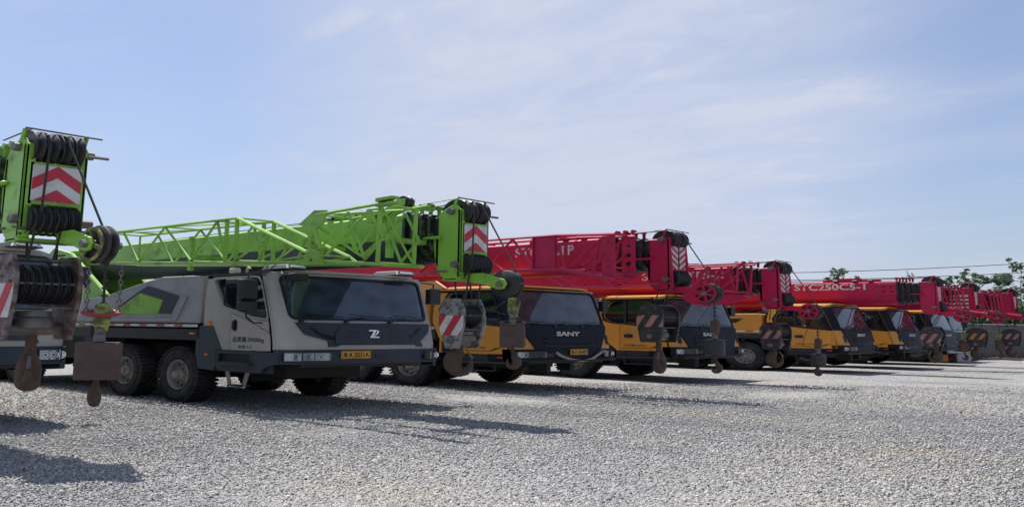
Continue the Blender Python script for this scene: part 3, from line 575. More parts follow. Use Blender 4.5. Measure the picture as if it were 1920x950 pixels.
def upper(r, col, boom_y=0.0, glass_side=1):
    b = MB(); b.lathe([(0.62, 1.49), (0.62, 1.66), (0.001, 1.68)], (-7.1, 0, 0), 'Z', 28); b.bx(-9.7, -6.2, -0.62, 0.62, 1.66, 1.95)
    for s in (-1, 1): b.pl_xz([(-9.5, 1.9), (-6.3, 1.9), (-6.6, 2.35), (-8.2, 3.5), (-9.0, 3.7), (-9.6, 3.3)], s*0.50, s*0.42)
    b.mi = 1; b.bx(-10.6, -9.6, -1.2, 1.2, 1.75, 2.7); b.tube([(-8.9, -0.4, 2.4), (-8.9, 0.4, 2.4)], 0.28, 16)
    sp = b.build('turntable', [col, 'chassis'], r, 0.02)
    g = MB(); y0, y1 = 0.52, 1.22
    g.bx(-6.9, -5.3, y0, y1, 1.70, 1.80); g.bx(-6.9, -5.3, y0, y1, 3.08, 3.16); g.bx(-6.95, -6.88, y0, y1, 1.8, 3.08)
    for x in (-6.9, -5.95, -5.34):
        for y in (y0, y1-0.05): g.bx(x, x+0.05, y, y+0.05, 1.8, 3.08)
    g.bx(-6.88, -5.34, y0+0.01, y0+0.04, 1.8, 2.2); g.bx(-5.36, -5.32, y0, y1, 1.8, 2.1)
    oc = g.build('operator_cab', 'chassis' if col == 'green' else 'orange', r, 0.02)
    q = MB(); q.bx(-6.85, -5.36, y0+0.02, y0+0.03, 2.2, 3.07); q.bx(-5.34, -5.33, y0+0.05, y1-0.05, 2.1, 3.07); q.bx(-6.85, -5.36, y1-0.03, y1-0.02, 2.0, 3.07); q.build('cab_glass', 'side_glass', oc)
    # lift cylinder
    c = MB(); c.tube([(-6.5, 0, 2.0), (-4.4, 0, 2.72)], 0.11, 14); c.build('lift_cylinder', 'chassis', r)
    return sp

def boom(r, col, hx, hz, zt, H=0.88, wid=0.60, x0=-10.2, stripe=True, dark='dark_plastic', grease='grease', sections=4, gap=0.62):
    """telescopic boom with U-shaped underside; the nested sections end in collars just behind the head"""
    xe = hx-gap
    b = MB(); zb = zt-H; hw = wid/2
    prof = [(-hw, zt-0.03), (-hw+0.03, zt), (hw-0.03, zt), (hw, zt-0.03), (hw, zt-H*0.52)]
    for k in range(1, 8): a = pi*k/8; prof.append((hw*cos(a), zt-H*0.52-(H*0.48)*sin(a)))
    prof.append((-hw, zt-H*0.52))
    n = len(prof); A = [b.bm.verts.new((x0, y, z)) for y, z in prof]; B = [b.bm.verts.new((xe, y, z)) for y, z in prof]
    for k in range(n):
        f = b._f([A[k], A[(k+1) % n], B[(k+1) % n], B[k]])
        if stripe and 4 <= k < n-1: f.material_index = 1
    b._f(A[::-1]); b._f(B)
    b.mi = 0
    b.bx(x0, xe-0.1, -0.12, 0.12, zt, zt+0.035)
    bo = b.build('boom', [col, dark], r, smooth=True)
    # collars of the inner sections
    c = MB(); g = gap-0.45
    for k in range(sections):
        x = xe+0.03+k*(gap-0.40)/sections; s = 1-0.06*k; e = 0.05
        ol = [(y*s*(1+e/hw), (zt-H/2)+(z-(zt-H/2))*(s+0.04)) for y, z in prof]
        c.mi = 0; c.plate(ol, lambda u, v, w: Vector((x+w, u, v)), 0.045)
        ol2 = [(y*(s-0.05), (zt-H/2)+(z-(zt-H/2))*(s-0.06)) for y, z in prof]
        c.mi = 1; c.plate(ol2, lambda u, v, w: Vector((x+0.045+w, u, v)), (gap-0.40)/sections-0.045+0.001)
    ol2 = [(y*0.72, (zt-H/2)+(z-(zt-H/2))*0.74) for y, z in prof]
    c.plate(ol2, lambda u, v, w: Vector((xe+0.03+w, u, v)), gap-0.44)
    c.build('boom_section', [grease, 'chassis'], r)
    # rope guides and rollers on top
    t = MB()
    for k in range(3):
        x = xe-0.02+k*0.16
        for y in (-0.14, 0.14): t.tube([(x, y, zt), (x, y, zt+0.12)], 0.028, 6); t.lathe([(0.04, -0.03), (0.04, 0.03)], (x, y, zt+0.14), 'Y', 8)
        t.tube([(x, -0.14, zt+0.12), (x, 0.14, zt+0.12)], 0.02, 6)
    t.bx(xe-1.9, xe-0.4, -0.22, -0.14, zt+0.0, zt+0.11); t.bx(xe-1.5, xe-0.9, -0.25, -0.10, zt+0.05, zt+0.16)
    t.mi = 1
    for x in (-1.6, -1.1, -0.7): t.tube([(xe+x, -0.27, zt+0.06), (xe+x+0.12, -0.27, zt+0.06)], 0.03, 6)
    t.build('rope_guide', [col, 'black'], r)
    return bo

def boom_head(r, col, hx, hz, chev, green=True, wd=0.23, spokes=False):
    """two cheek plates, sheaves above and below, chevron plate and the arm with the auxiliary sheave"""
    b = MB(); S = lambda L: [(hx+x, hz+z) for x, z in L]
    if green: cheek = [(-0.44, 0.40), (-0.47, 0.75), (-0.42, 1.08), (-0.30, 1.20), (-0.16, 1.28), (-0.08, 1.28), (0, 1.18), (0, 0.02), (-0.08, -0.06), (-0.24, -0.04), (-0.38, 0.12)]
    else: cheek = [(-0.42, 0.25), (-0.42, 1.18), (0.0, 1.18), (0.03, 0.75), (0.06, 0.02), (-0.05, -0.06), (-0.30, -0.02), (-0.38, 0.1)]
    for s in (-1, 1): b.pl_xz(S(cheek), s*wd, s*(wd-0.035))
    b.bx(hx-0.03, hx, -wd+0.035, wd-0.035, hz+0.42, hz+0.97); b.bx(hx-0.05, hx-0.0, -wd, -wd+0.08, hz+0.0, hz+1.2); b.bx(hx-0.05, hx-0.0, wd-0.05, wd, hz+0.0, hz+1.1)
    b.bx(hx-0.42, hx-0.36, -wd, wd, hz+0.2, hz+1.05)
    b.bx(hx-0.05, hx+0.02, -wd, wd, hz+0.06, hz+0.10); b.bx(hx-0.3, hx, -wd, wd, hz-0.04, hz+0.0)
    b.tube([(hx-0.62, -wd-0.03, hz+0.72), (hx-0.30, -wd-0.03, hz+0.72)], 0.032, 8)
    for s in (-1, 1): b.tube([(hx-0.13, s*wd*0.98, hz+1.2), (hx-0.06, s*wd*0.98, hz+1.40)], 0.022, 6)
    hd = b.build('boom_head', [col], r, 0.014)
    s_ = MB()
    for k, y in enumerate((-0.15, -0.05, 0.05, 0.14) if green else (-0.14, -0.04, 0.06, 0.15)):
        s_.lathe([(0.06, y-0.03), (0.20, y-0.02), (0.225, y-0.036), (0.225, y-0.028), (0.19, y), (0.225, y+0.028), (0.225, y+0.036), (0.20, y+0.02), (0.06, y+0.03)], (hx-0.14, 0, hz+1.16), 'Y', 26)
    s_.build('top_sheave', 'sheave', hd, smooth=True)
    s_ = MB()
    for k in range(7):
        y = -0.165+k*0.053
        s_.lathe([(0.05, y-0.014), (0.17, y-0.010), (0.19, y-0.022), (0.19, y-0.018), (0.165, y), (0.19, y+0.018), (0.19, y+0.022), (0.17, y+0.01), (0.05, y+0.014)], (hx-0.06, 0, hz+0.23), 'Y', 26)
    s_.build('lower_sheave', 'sheave', hd, smooth=True)
    for x, z in ((-0.14, 1.16), (-0.06, 0.23)): p = MB(); p.lathe([(0.055, -wd-0.05), (0.055, wd+0.08), (0.001, wd+0.081)], (hx+x, 0, hz+z), 'Y', 12); p.build('pin', 'steel', hd)
    p = MB(); p.tube([(hx+0.02, -wd-0.05, hz+0.12), (hx+0.02, wd+0.06, hz+0.12)], 0.014, 6); p.tube([(hx-0.05, -wd, hz+1.4), (hx-0.02, wd+0.1, hz+1.37)], 0.012, 6); p.tube([(hx-0.7, -wd+0.05, hz+1.37), (hx-0.06, -wd+0.05, hz+1.40)], 0.009, 5)
    p.tube([(hx-0.02, wd-0.02, hz+1.12), (hx-0.02, wd+0.16, hz+1.12)], 0.02, 6); p.tube([(hx-0.42, -wd-0.04, hz+0.12), (hx-0.18, -wd-0.04, hz+0.12)], 0.016, 6)
    p.build('rope_bar', 'steel', hd)
    c = MB()
    y0, y1, z0, z1 = -wd+0.06, wd-0.04, hz+0.47, hz+0.93
    if chev == 'up':
        c.bx(hx+0.001, hx+0.006, y0, y1, z0, z1); c.mi = 1
        chevrons(c, (y0+0.002, y1-0.002, z0+0.002, z1-0.002), 0.30, 0.15, True, lambda u, v, w: Vector((hx+0.006+w, u, v)), 0.003, 1)
    else:
        z0, z1 = hz+0.46, hz+1.0
        c.bx(hx+0.001, hx+0.006, -wd+0.03, wd-0.03, z0, z1); c.mi = 1
        chevrons(c, (-wd+0.032, wd-0.032, z0+0.002, z1-0.002), 0.145, 0.07, False, lambda u, v, w: Vector((hx+0.006+w, u, v)), 0.003, 1)
    c.build('chevron_plate', ['white', 'stripe_red'], hd)
    # arm and auxiliary sheave
    a = MB(); arm = [(-0.06, 0.08), (0.26, 0.08), (0.48, 0.00), (0.60, -0.04), (0.64, -0.12), (0.60, -0.20), (0.50, -0.21), (0.28, -0.12), (-0.02, -0.06)] if green else [(-0.06, 0.06), (0.20, 0.05), (0.48, -0.05), (0.60, -0.08), (0.60, -0.16), (0.50, -0.18), (0.20, -0.08), (-0.02, -0.08)]
    for y in (-0.13, 0.05): a.pl_xz(S(arm), y, y+0.03)
    a.bx(hx-0.05, hx+0.22, -0.10, 0.05, hz-0.02, hz+0.05)
    a.build('auxiliary_arm', col, hd, 0.01)
    q = MB(); cx, cz = hx+0.55, hz-0.12
    if green:
        q.lathe([(0.04, -0.09), (0.06, -0.07), (0.21, -0.065), (0.235, -0.05), (0.235, -0.04), (0.20, -0.02), (0.235, 0.0), (0.235, 0.01), (0.21, 0.03), (0.04, 0.035)], (cx, 0, cz), 'Y', 28)
        q.build('auxiliary_sheave', 'sheave', hd, smooth=True)
    else:
        q.lathe([(0.04, -0.10), (0.20, -0.10), (0.235, -0.09), (0.20, -0.03), (0.235, 0.03), (0.20, 0.05), (0.04, 0.05)], (cx, 0, cz), 'Y', 28)
        q.build('auxiliary_sheave', 'sheave', hd, smooth=True)
    q = MB(); q.lathe([(0.05, -0.165), (0.05, 0.12), (0.001, 0.121)], (cx, 0, cz), 'Y', 6)
    q.build('rope_keeper', 'steel', hd, 0.004)
    if (not green) or spokes:
        yo = -0.0 if green else -0.035; q = MB(); q.lathe([(0.205, -0.085+yo), (0.21, -0.098+yo), (0.17, -0.098+yo), (0.17, -0.085+yo)], (cx, 0, cz), 'Y', 26, closed=True); q.lathe([(0.06, -0.085+yo), (0.06, -0.10+yo), (0.001, -0.10+yo)], (cx, 0, cz), 'Y', 12)
        for k in range(3 if green else 6): rt_ = Matrix.Rotation(radians((120 if green else 60)*k+20), 3, 'Y'); q.box(Vector((cx, -0.09+yo, cz))+rt_ @ Vector((0.11, 0, 0)), (0.15, 0.012, 0.045), rt_)
        q.build('sheave_spokes', 'lime' if green else col, hd)
    return hd

def ropes(r, hx, hz, zt, hook_top, hook_x, aux_top, aux_x, xw=-8.9, aux_y=0.0):
    b = MB(); R = 0.011
    for y in (-0.06, 0.06):
        b.tube([(xw, y, zt+0.02), (hx-0.5, y, zt+0.13), (hx-0.16, y, hz+1.39)], R, 5)
    # winch rope over the top sheave to the auxiliary sheave, and down the front face
    b.tube([(hx-0.14, 0.06, hz+1.39), (hx+0.02, 0.06, hz+1.33), (hx+0.09, 0.06, hz+1.2), (hx+0.74, aux_y, hz-0.05), (hx+0.79, -0.02+aux_y, hz-0.15)], R, 5)
    b.tube([(hx-0.14, -0.10, hz+1.39), (hx+0.03, -0.10, hz+1.32), (hx+0.085, -0.10, hz+1.18), (hx+0.10, -0.13, hz+0.3)], R, 5)
    b.tube([(hx+0.785, -0.02+aux_y, hz-0.12), (aux_x, -0.02+aux_y, aux_top)], R, 5)
    for k, y in enumerate((-0.16, -0.09, 0.04, 0.15)):
        b.tube([(hx-0.25 if k % 2 else hx+0.10, y, hz+0.2), (hook_x-0.12 if k % 2 else hook_x+0.10, y, hook_top)], R, 5)
    b.build('hoist_rope', 'rope', r)

def truss(parent, name, nodes, near, both, edges, mt, y0, y1, rad=0.027, plates=()):
    """near face at y0, far face at y1; edges are index pairs with radius"""
    b = MB()
    for (i, j, q) in edges:
        for y in (y0, y1): b.tube([(nodes[i][0], y, nodes[i][1]), (nodes[j][0], y, nodes[j][1])], rad*q, 7)
    for (i, j, q) in both: b.tube([(nodes[i][0], y0, nodes[i][1]), (nodes[j][0], y1, nodes[j][1])], rad*q, 6)
    for i in near:
        b.tube([(nodes[i][0], y0, nodes[i][1]), (nodes[i][0], y1, nodes[i][1])], rad*0.7, 6)
    for ol, ya, yb, holes in plates: b.pl_xz(ol, ya, yb, holes)
    # brackets that carry the jib on the boom side
    return b.build(name, mt, parent, smooth=False)

def green_jib(r, dx=0.0, dzz=0.0, y0=-1.32, y1=-0.78):
    n = {0: (-4.87, 3.66), 1: (-4.30, 3.655), 2: (-3.72, 2.93), 3: (-2.98, 3.63), 4: (-2.18, 2.86), 5: (-1.55, 3.61), 6: (-1.30, 2.80), 7: (-1.06, 3.62), 8: (-1.04, 2.80),
         9: (0.62, 2.80), 10: (0.80, 2.66), 11: (-4.87, 2.96), 12: (-0.30, 3.22), 13: (-0.50, 2.78), 14: (0.10, 2.98), 15: (-0.05, 2.74), 16: (-1.30, 3.60),
         20: (0.66, 3.50), 21: (2.02, 3.57), 22: (0.80, 2.68), 23: (1.95, 2.56), 24: (1.82, 3.54), 25: (1.80, 2.60), 26: (1.64, 3.48), 27: (0.88, 2.80), 28: (1.25, 3.48), 29: (1.58, 2.66),
         30: (2.16, 3.36), 31: (1.88, 3.0), 32: (2.24, 2.54), 33: (2.44, 3.34), 34: (0.58, 3.36), 35: (0.76, 2.90), 36: (1.95, 3.34)}
    n = {k: (x+dx, z+dzz) for k, (x, z) in n.items()}
    ed = [(0, 7, 1.0), (11, 10, 1.15), (0, 11, 0.6), (1, 2, 0.7), (2, 3, 0.7), (3, 4, 0.7), (4, 5, 0.7), (5, 6, 0.75), (16, 6, 1.1), (7, 8, 1.1), (7, 9, 1.15), (9, 10, 0.9), (12, 13, 0.8), (8, 12, 0.7), (13, 14, 0.7), (14, 15, 0.6), (15, 9, 0.7)]
    b = truss(r, 'lattice_jib', n, [0, 1, 2, 3, 4, 5, 7, 8, 11, 9], [(0, 3, 0.5), (3, 7, 0.5), (2, 4, 0.5), (4, 6, 0.5), (8, 15, 0.5)], ed, 'green', y0, y1,
              plates=[([(0.42+dx, 2.62+dzz), (0.88+dx, 2.62+dzz), (0.82+dx, 2.84+dzz), (0.62+dx, 2.90+dzz)], y0-0.04, y0+0.0, [circ(0.66+dx, 2.70+dzz, 0.03)])])
    ed2 = [(20, 21, 1.0), (22, 23, 1.1), (34, 35, 1.1), (24, 25, 1.0), (26, 27, 0.85), (28, 29, 0.7), (26, 31, 0.7), (31, 29, 0.7), (28, 35, 0.6), (20, 34, 0.9)]
    b2 = truss(r, 'jib_base', n, [20, 22, 24, 25], [(20, 24, 0.5), (22, 25, 0.6), (34, 27, 0.8), (24, 25, 0.5)], ed2, 'green', y0+0.02, y1-0.02,
               plates=[([(0.32+dx, 3.36+dzz), (0.62+dx, 3.58+dzz), (0.85+dx, 3.56+dzz), (0.80+dx, 3.34+dzz), (0.60+dx, 3.22+dzz)], y0+0.0, y0+0.03, ()), ([(1.80+dx, 3.58+dzz), (2.08+dx, 3.61+dzz), (2.08+dx, 3.65+dzz), (1.80+dx, 3.64+dzz)], y0-0.04, y0+0.06, ()), ([(1.80+dx, 3.50+dzz), (2.08+dx, 3.53+dzz), (2.08+dx, 3.56+dzz), (1.80+dx, 3.55+dzz)], y0-0.04, y0+0.06, ())])
    s = MB(); cx, cz = 1.62+dx, 3.68+dzz
    s.lathe([(0.03, -0.04), (0.11, -0.04), (0.12, -0.025), (0.10, 0), (0.12, 0.025), (0.11, 0.04), (0.03, 0.04)], (cx-0.02, y1, cz), 'Y', 18); s.mi = 1
    for y in (y1-0.08, y1+0.06): s.pl_xz([(cx-0.5, cz-0.22), (cx-0.42, cz-0.26), (cx+0.05, cz-0.06), (cx+0.06, cz+0.05), (cx-0.04, cz+0.06)], y, y+0.02)
    s.bx(cx-0.62, cx-0.42, y1-0.08, y1+0.08, cz-0.30, cz-0.06); s.build('jib_sheave', ['sheave', 'green'], b2)
    for x in (-3.2, -0.2, 1.35): k = MB(); k.bx(x+dx-0.06, x+dx+0.06, y1-0.02, -0.28, 3.02+dzz, 3.10+dzz); k.bx(x+dx-0.04, x+dx+0.04, y1-0.03, y1+0.03, 2.75+dzz, 3.5+dzz); k.build('jib_bracket', 'green', r)

def red_jib(r, dx, dzz, variant, y0=-1.12, y1=-0.62):
    """lx, z nodes relative to the head of the boom"""
    b = MB(); T = lambda p, q, rr=0.03, both=True: [b.tube([(p[0]+dx, y, p[1]+dzz), (q[0]+dx, y, q[1]+dzz)], rr, 7) for y in ((y0, y1) if both else (y0,))]
    P = lambda ol, holes=(), ya=None, th=0.03: b.pl_xz([(x+dx, z+dzz) for x, z in ol], ya if ya is not None else y0, (ya if ya is not None else y0)+th, [[(x+dx, z+dzz) for x, z in h] for h in holes])
    if variant == 'B':
        T((-4.5, 3.80), (0.7, 3.80), 0.03); T((0.7, 3.80), (1.86, 3.73), 0.035); T((-4.5, 3.04), (0.78, 2.98), 0.04); T((0.78, 2.98), (1.82, 2.70), 0.055)
        for a, c in (((-0.28, 3.78), (-0.95, 3.04)), ((-0.28, 3.78), (0.2, 3.02)), ((-0.95, 3.04), (-1.8, 3.78)), ((-1.8, 3.78), (-2.6, 3.04)), ((1.6, 3.66), (0.92, 2.98)), ((1.66, 3.3), (1.2, 2.84)), ((1.55, 3.62), (1.42, 2.80)), ((0.66, 3.72), (0.90, 2.96)), ((1.5, 3.3), (1.2, 3.05))): T(a, c, 0.024)
        P([(0.20, 3.78), (0.66, 3.78), (0.66, 2.99), (0.20, 3.0)]); P([(0.18, 3.80), (0.20, 3.80), (0.20, 3.0), (0.18, 3.0)], (), y0-0.03, 0.06); P([(0.64, 3.80), (0.67, 3.80), (0.67, 3.0), (0.64, 3.0)], (), y0-0.03, 0.06)
        P([(1.60, 3.70), (1.84, 3.70), (1.84, 2.74), (1.60, 2.76)], [circ(1.72, 3.55, 0.03), circ(1.72, 3.0, 0.03), circ(1.72, 3.30, 0.05), circ(1.72, 3.15, 0.05)])
        P([(1.60, 3.70), (1.84, 3.70), (1.84, 2.74), (1.60, 2.76)], [circ(1.72, 3.52, 0.04), circ(1.72, 2.90, 0.04), circ(1.72, 3.30, 0.06), circ(1.72, 3.10, 0.06)], y1)
        P([(-2.05, 3.70), (-1.45, 3.66), (-1.75, 3.25), (-2.25, 3.2)], [circ(-1.93, 3.52, 0.06), circ(-1.75, 3.40, 0.08)], y1)
        P([(1.2, 3.35), (1.6, 3.2), (1.6, 3.62)])
        for x in (0.7, -1.2, -3, 1.72):
            for z in (3.75, 2.98): b.tube([(x+dx, y0, z+dzz-(0.3 if x > 2 and z < 3 else 0)), (x+dx, y1, z+dzz-(0.3 if x > 2 and z < 3 else 0))], 0.022, 6)
    elif variant == 'C':
        T((-5.5, 3.50), (1.40, 3.50), 0.032); T((-5.5, 2.96), (0.05, 2.90), 0.04); T((0.05, 2.90), (0.7, 2.50), 0.05); T((0.0, 2.86), (1.35, 2.66), 0.03)
        for a, c in (((0.02, 3.44), (0.02, 2.9)), ((0.22, 3.44), (0.0, 2.95)), ((0.65, 3.46), (0.55, 2.8)), ((0.60, 2.80), (1.2, 3.42)), ((0.35, 2.9), (0.62, 3.42)), ((1.32, 3.44), (1.28, 2.66)), ((1.10, 3.40), (1.25, 2.70)), ((-1.0, 3.46), (-0.4, 2.94)), ((-1.0, 3.46), (-1.7, 2.96)), ((-1.7, 2.96), (-2.4, 3.46)), ((-2.4, 3.46), (-3.1, 2.96)), ((-3.1, 2.96), (-3.8, 3.46))): T(a, c, 0.026)
        P([(0.10, 2.78), (0.60, 2.62), (1.40, 2.60), (1.55, 2.50), (1.1, 2.34), (0.60, 2.28), (0.25, 2.34), (0.05, 2.50)])
        for x in (0.0, 1.3, -2): b.tube([(x+dx, y0, 3.48+dzz), (x+dx, y1, 3.48+dzz)], 0.022, 6)
        b.lathe([(0.02, -0.10), (0.09, -0.08), (0.10, 0), (0.06, 0.06), (0.001, 0.07)], (0.02+dx, y0+0.1, 3.60+dzz), 'Z', 10)
    elif variant == 'E':
        T((-4, 3.46), (0.9, 3.46), 0.03); T((-4, 2.86), (0.9, 2.84), 0.04); T((0.1, 2.84), (1.9, 2.40), 0.05)
        for a, c in (((-0.3, 2.86), (0.6, 3.40)), ((-0.1, 2.86), (0.75, 3.3)), ((0.65, 3.42), (0.62, 2.7)), ((0.85, 3.42), (1.0, 2.62)), ((1.15, 3.42), (1.2, 2.62)), ((1.35, 3.40), (1.4, 2.56)), ((-1, 3.44), (-0.5, 2.88)), ((-1, 3.44), (-1.6, 2.88))): T(a, c, 0.028)
        P([(0.6, 3.46), (1.5, 3.46), (1.5, 3.38), (0.6, 3.38)]); P([(1.1, 2.62), (1.9, 2.55), (1.9, 2.36), (1.1, 2.44)])
    b.build('lattice_jib', 'red', r)
    for x in (-2.2, 0.9): k = MB(); k.bx(x+dx-0.05, x+dx+0.05, y1-0.02, -0.28, 3.05+dzz, 3.12+dzz); k.build('jib_bracket', 'red', r)

# ------------------------------------------------------------------ hook blocks and auxiliary hooks
def hook_shape(b, c, R, th, z_top, yaw=0):
    """forged hook: shank, swelling belly, pointed tip. lies in the plane turned by yaw"""
    q0 = R*0.72; pts = [(0, z_top), (0, c[2]+R*2.0), (q0*0.30, c[2]+R*1.55)]; rad = [R*0.27, R*0.27, R*0.30]
    for k in range(0, 12):
        a = radians(60-k*24.5); pts.append((q0*0.9*cos(a), c[2]+q0*1.45*sin(a)))
        rad.append(R*(0.44+0.20*sin(pi*min(1, (k+1)/8)))*(1.0 if k < 8 else (0.72, 0.5, 0.34, 0.2)[k-8]))
    M = Matrix.Rotation(yaw, 3, 'Z'); pts = [M @ Vector((p[0], 0, 0))+Vector((c[0], c[1], p[1])) for p in pts]
    b.tube(pts, [(q*1.12, q*0.95) for q in rad], 12)
def hook_block(label, loc, yaw, top, bot, wx, gap, style, hook_z, hookR=0.15, hook_yaw=0.0, nsh=5, tone='grey', tilt=0):
    """loc: world position of the block's centre line on the ground; top/bot: heights of the cheek plates"""
    r = root('hook_block', label, 'hook block', (loc[0], loc[1], 0), yaw, 'hook blocks hanging from the boom heads')
    H = top-bot; hw = wx/2
    if style == 'hex': ol = [(-hw*0.62, top), (hw*0.62, top), (hw, top-H*0.22), (hw*0.98, top-H*0.52), (hw*0.55, bot), (-hw*0.55, bot), (-hw*0.98, top-H*0.52), (-hw, top-H*0.22)]
    else: ol = [(hw*cos(a), top-hw+hw*sin(a)) for a in [radians(15*k) for k in range(13)]]+[(-hw, top-H*0.55), (-hw*0.75, bot), (hw*0.75, bot), (hw, top-H*0.55)]
    pm = {'grey': 'block_plate', 'black': 'block_black', 'rusty': 'block_rusty', 'amber': 'block_black'}[tone]; sc_ = {'grey': ('white', 'stripe_red'), 'rusty': ('white', 'stripe_red'), 'amber': ('stripe_amber', 'block_black'), 'black': ('stripe_pink', 'block_black')}[tone]
    for s in (-1, 1):
        b = MB(); b.pl_xz(ol, s*gap/2, s*(gap/2+0.04)); b.mi = 1
        for x, z in ((-hw*0.5, top-H*0.12), (hw*0.5, top-H*0.12), (-hw*0.7, top-H*0.32), (hw*0.7, top-H*0.32), (0, top-H*0.25)): b.lathe([(0.02, 0), (0.02, 0.02*1), (0.001, 0.021)], (x, s*(gap/2+0.04)+(-0.02 if s < 0 else 0), z), 'Y', 8)
        b.lathe([(0.06, -0.015), (0.06, 0.015)], (0, s*(gap/2+0.05), bot+H*0.16), 'Y', 12)
        p = b.build('cheek_plate', [pm, 'steel'], r, 0.006)
        za, zb_ = (top-H*0.34, top-H*0.74) if style == 'hex' else (top-H*0.30, top-H*0.60)
        reg = clip_convex([(-hw*1.2, zb_), (hw*1.2, zb_), (hw*1.2, za), (-hw*1.2, za)], ol)
        st = MB(); st.pl_xz(reg, s*(gap/2+0.04), s*(gap/2+0.045)); st.mi = 1
        wst = (za-zb_)*0.40 if style == 'hex' else (za-zb_)*0.5; x = -hw*2-0.5
        while x < hw*2:
            q = clip_convex([(x, zb_), (x+wst*0.95, zb_), (x+wst*0.95+(za-zb_)*0.55, za), (x+(za-zb_)*0.55, za)], reg)
            if len(q) >= 3: st.plate(q, lambda u, v, w: Vector((u, s*(gap/2+0.045)+w, v)), s*0.003, (), (), 1)
            x += wst*1.9
        st.build('warning_stripes', list(sc_), p)
    b = MB(); zc = top-H*0.34; Rr = min(H*0.30, hw*0.92)
    for k in range(nsh):
        y = -gap/2+gap*(k+0.5)/nsh; e = gap/nsh*0.42
        b.lathe([(0.04, y-e*0.8), (Rr*0.88, y-e*0.7), (Rr, y-e), (Rr, y-e*0.8), (Rr*0.86, y), (Rr, y+e*0.8), (Rr, y+e), (Rr*0.88, y+e*0.7), (0.04, y+e*0.8)], (0, 0, zc), 'Y', 28)
    b.build('sheave', 'sheave', r, smooth=True)
    for x, z in ((hw*0.85, zc), (hw*0.6, top-H*0.05), (-hw*0.6, top-H*0.05), (hw*0.75, top-H*0.62)): b = MB(); b.tube([(x, -gap/2, z), (x, gap/2, z)], 0.014, 6); b.build('rope_guard', 'steel', r)
    b = MB(); b.lathe([(0.05, -gap/2-0.02), (0.075, -gap/2+0.03), (0.085, 0), (0.075, gap/2-0.03), (0.05, gap/2+0.02)], (0, 0, bot+H*0.13), 'Y', 14)
    b.lathe([(0.16, bot+H*0.14), (0.17, bot+H*0.20), (0.15, bot+H*0.26), (0.001, bot+H*0.27)], (0, 0, 0), 'Z', 18); b.lathe([(0.14, bot+H*0.27), (0.14, bot+H*0.34), (0.001, bot+H*0.35)], (0, 0, 0), 'Z', 18)
    b.build('trunnion', 'steel', r, smooth=True)
    b = MB(); hook_shape(b, (0, 0, hook_z+hookR*1.15), hookR, hookR*0.46, bot+H*0.12, hook_yaw); hk = b.build('hook', 'cast_rust', r, smooth=True)
    b = MB(); M = Matrix.Rotation(hook_yaw, 3, 'Z')
    b.tube([M @ Vector((-0.05, 0, hook_z+hookR*2.5)), M @ Vector((-hookR*0.75, 0, hook_z+hookR*1.5))], (0.014, 0.02), 6); b.build('safety_latch', 'steel', hk)
    return r
def aux_hook(label, loc, yaw, top, ztop, zbot, wd, kind, tone='rust', hook_z=0.6, hook_yaw=0.0, ring=None):
    r = root('auxiliary_hook', label, 'hook', (loc[0], loc[1], 0), yaw, 'auxiliary hooks hanging from the boom heads')
    b = MB()
    if kind == 'box': b.box((0, 0, (ztop+zbot)/2), (wd, wd, ztop-zbot))
    else: b.lathe([(wd/2*0.96, zbot), (wd/2, zbot+0.02), (wd/2, ztop-0.02), (wd/2*0.96, ztop), (0.06, ztop+0.03)], (0, 0, 0), 'Z', 24)
    b.build('counterweight', 'weight_rust' if tone == 'rust' else 'block_black', r, 0.012)
    b = MB(); b.lathe([(0.05, ztop), (0.045, ztop+0.10), (0.001, ztop+0.11)], (0, 0, 0), 'Z', 10); b.box((0, 0, ztop+0.14), (0.07, 0.09, 0.10)); b.lathe([(0.035, -0.06), (0.035, 0.06), (0.001, 0.061)], (0, 0, ztop+0.14), 'Y', 10)
    b.build('swivel', 'steel', r, 0.01)
    b = MB(); b.plate([(-0.03, 0), (0.05, 0.0), (0.085, 0.26), (0.03, 0.34), (-0.05, 0.32), (-0.06, 0.1)], lambda u, v, w: Vector((u, -0.045+w, ztop+0.12+v)), 0.09); b.lathe([(0.03, -0.055), (0.03, 0.055), (0.001, 0.056)], (0.02, 0, ztop+0.19), 'Y', 10)
    b.build('wedge_socket', 'lime' if tone == 'rust' else 'cast_rust', r, 0.012)
    if ring is not None:
        b = MB(); R = 0.125 if ring[1] else 0.13; b.tube([(R*cos(2*pi*k/20), R*sin(2*pi*k/20), ring[0]+0.03*sin(2*pi*k/20)) for k in range(21)], 0.024, 8)
        b.build('trip_weight', 'ring_red' if ring[1] else 'cast_rust', r, smooth=True)
        for sx in ((-0.11, 0.12) if ring[1] else ()):
            b = MB(); n = 10
            for k in range(n):
                z = ring[0]+0.03+k*0.055; M = Matrix.Rotation(pi/2*(k % 2), 3, 'Z')
                b.tube([M @ Vector((0.014*cos(2*pi*q/8), 0, 0.03*sin(2*pi*q/8)))+Vector((sx, 0.02, z)) for q in range(9)], 0.006, 4)
            b.build('chain', 'steel', r, smooth=True)
    b = MB(); b.tube([(0, 0, top), (0.01, 0, ztop+0.4)], 0.011, 5)
    if tone != 'rust' or not (ring and ring[1]):
        b.tube([(0, 0, top), (-0.22, -0.05, (top+ztop)/2), (-0.3, -0.04, ztop+0.25), (-0.05, 0, ztop+0.16)], 0.006, 5)
    for k in range(4): b.box((0.01, 0, ztop+0.45+k*0.09), (0.05, 0.035, 0.025))
    b.build('wire_rope', 'rope', r)
    b = MB(); hook_shape(b, (0, 0, hook_z+0.10), 0.085, 0.042, zbot+0.01, hook_yaw); b.build('hook', 'cast_rust', r, smooth=True)
    return r

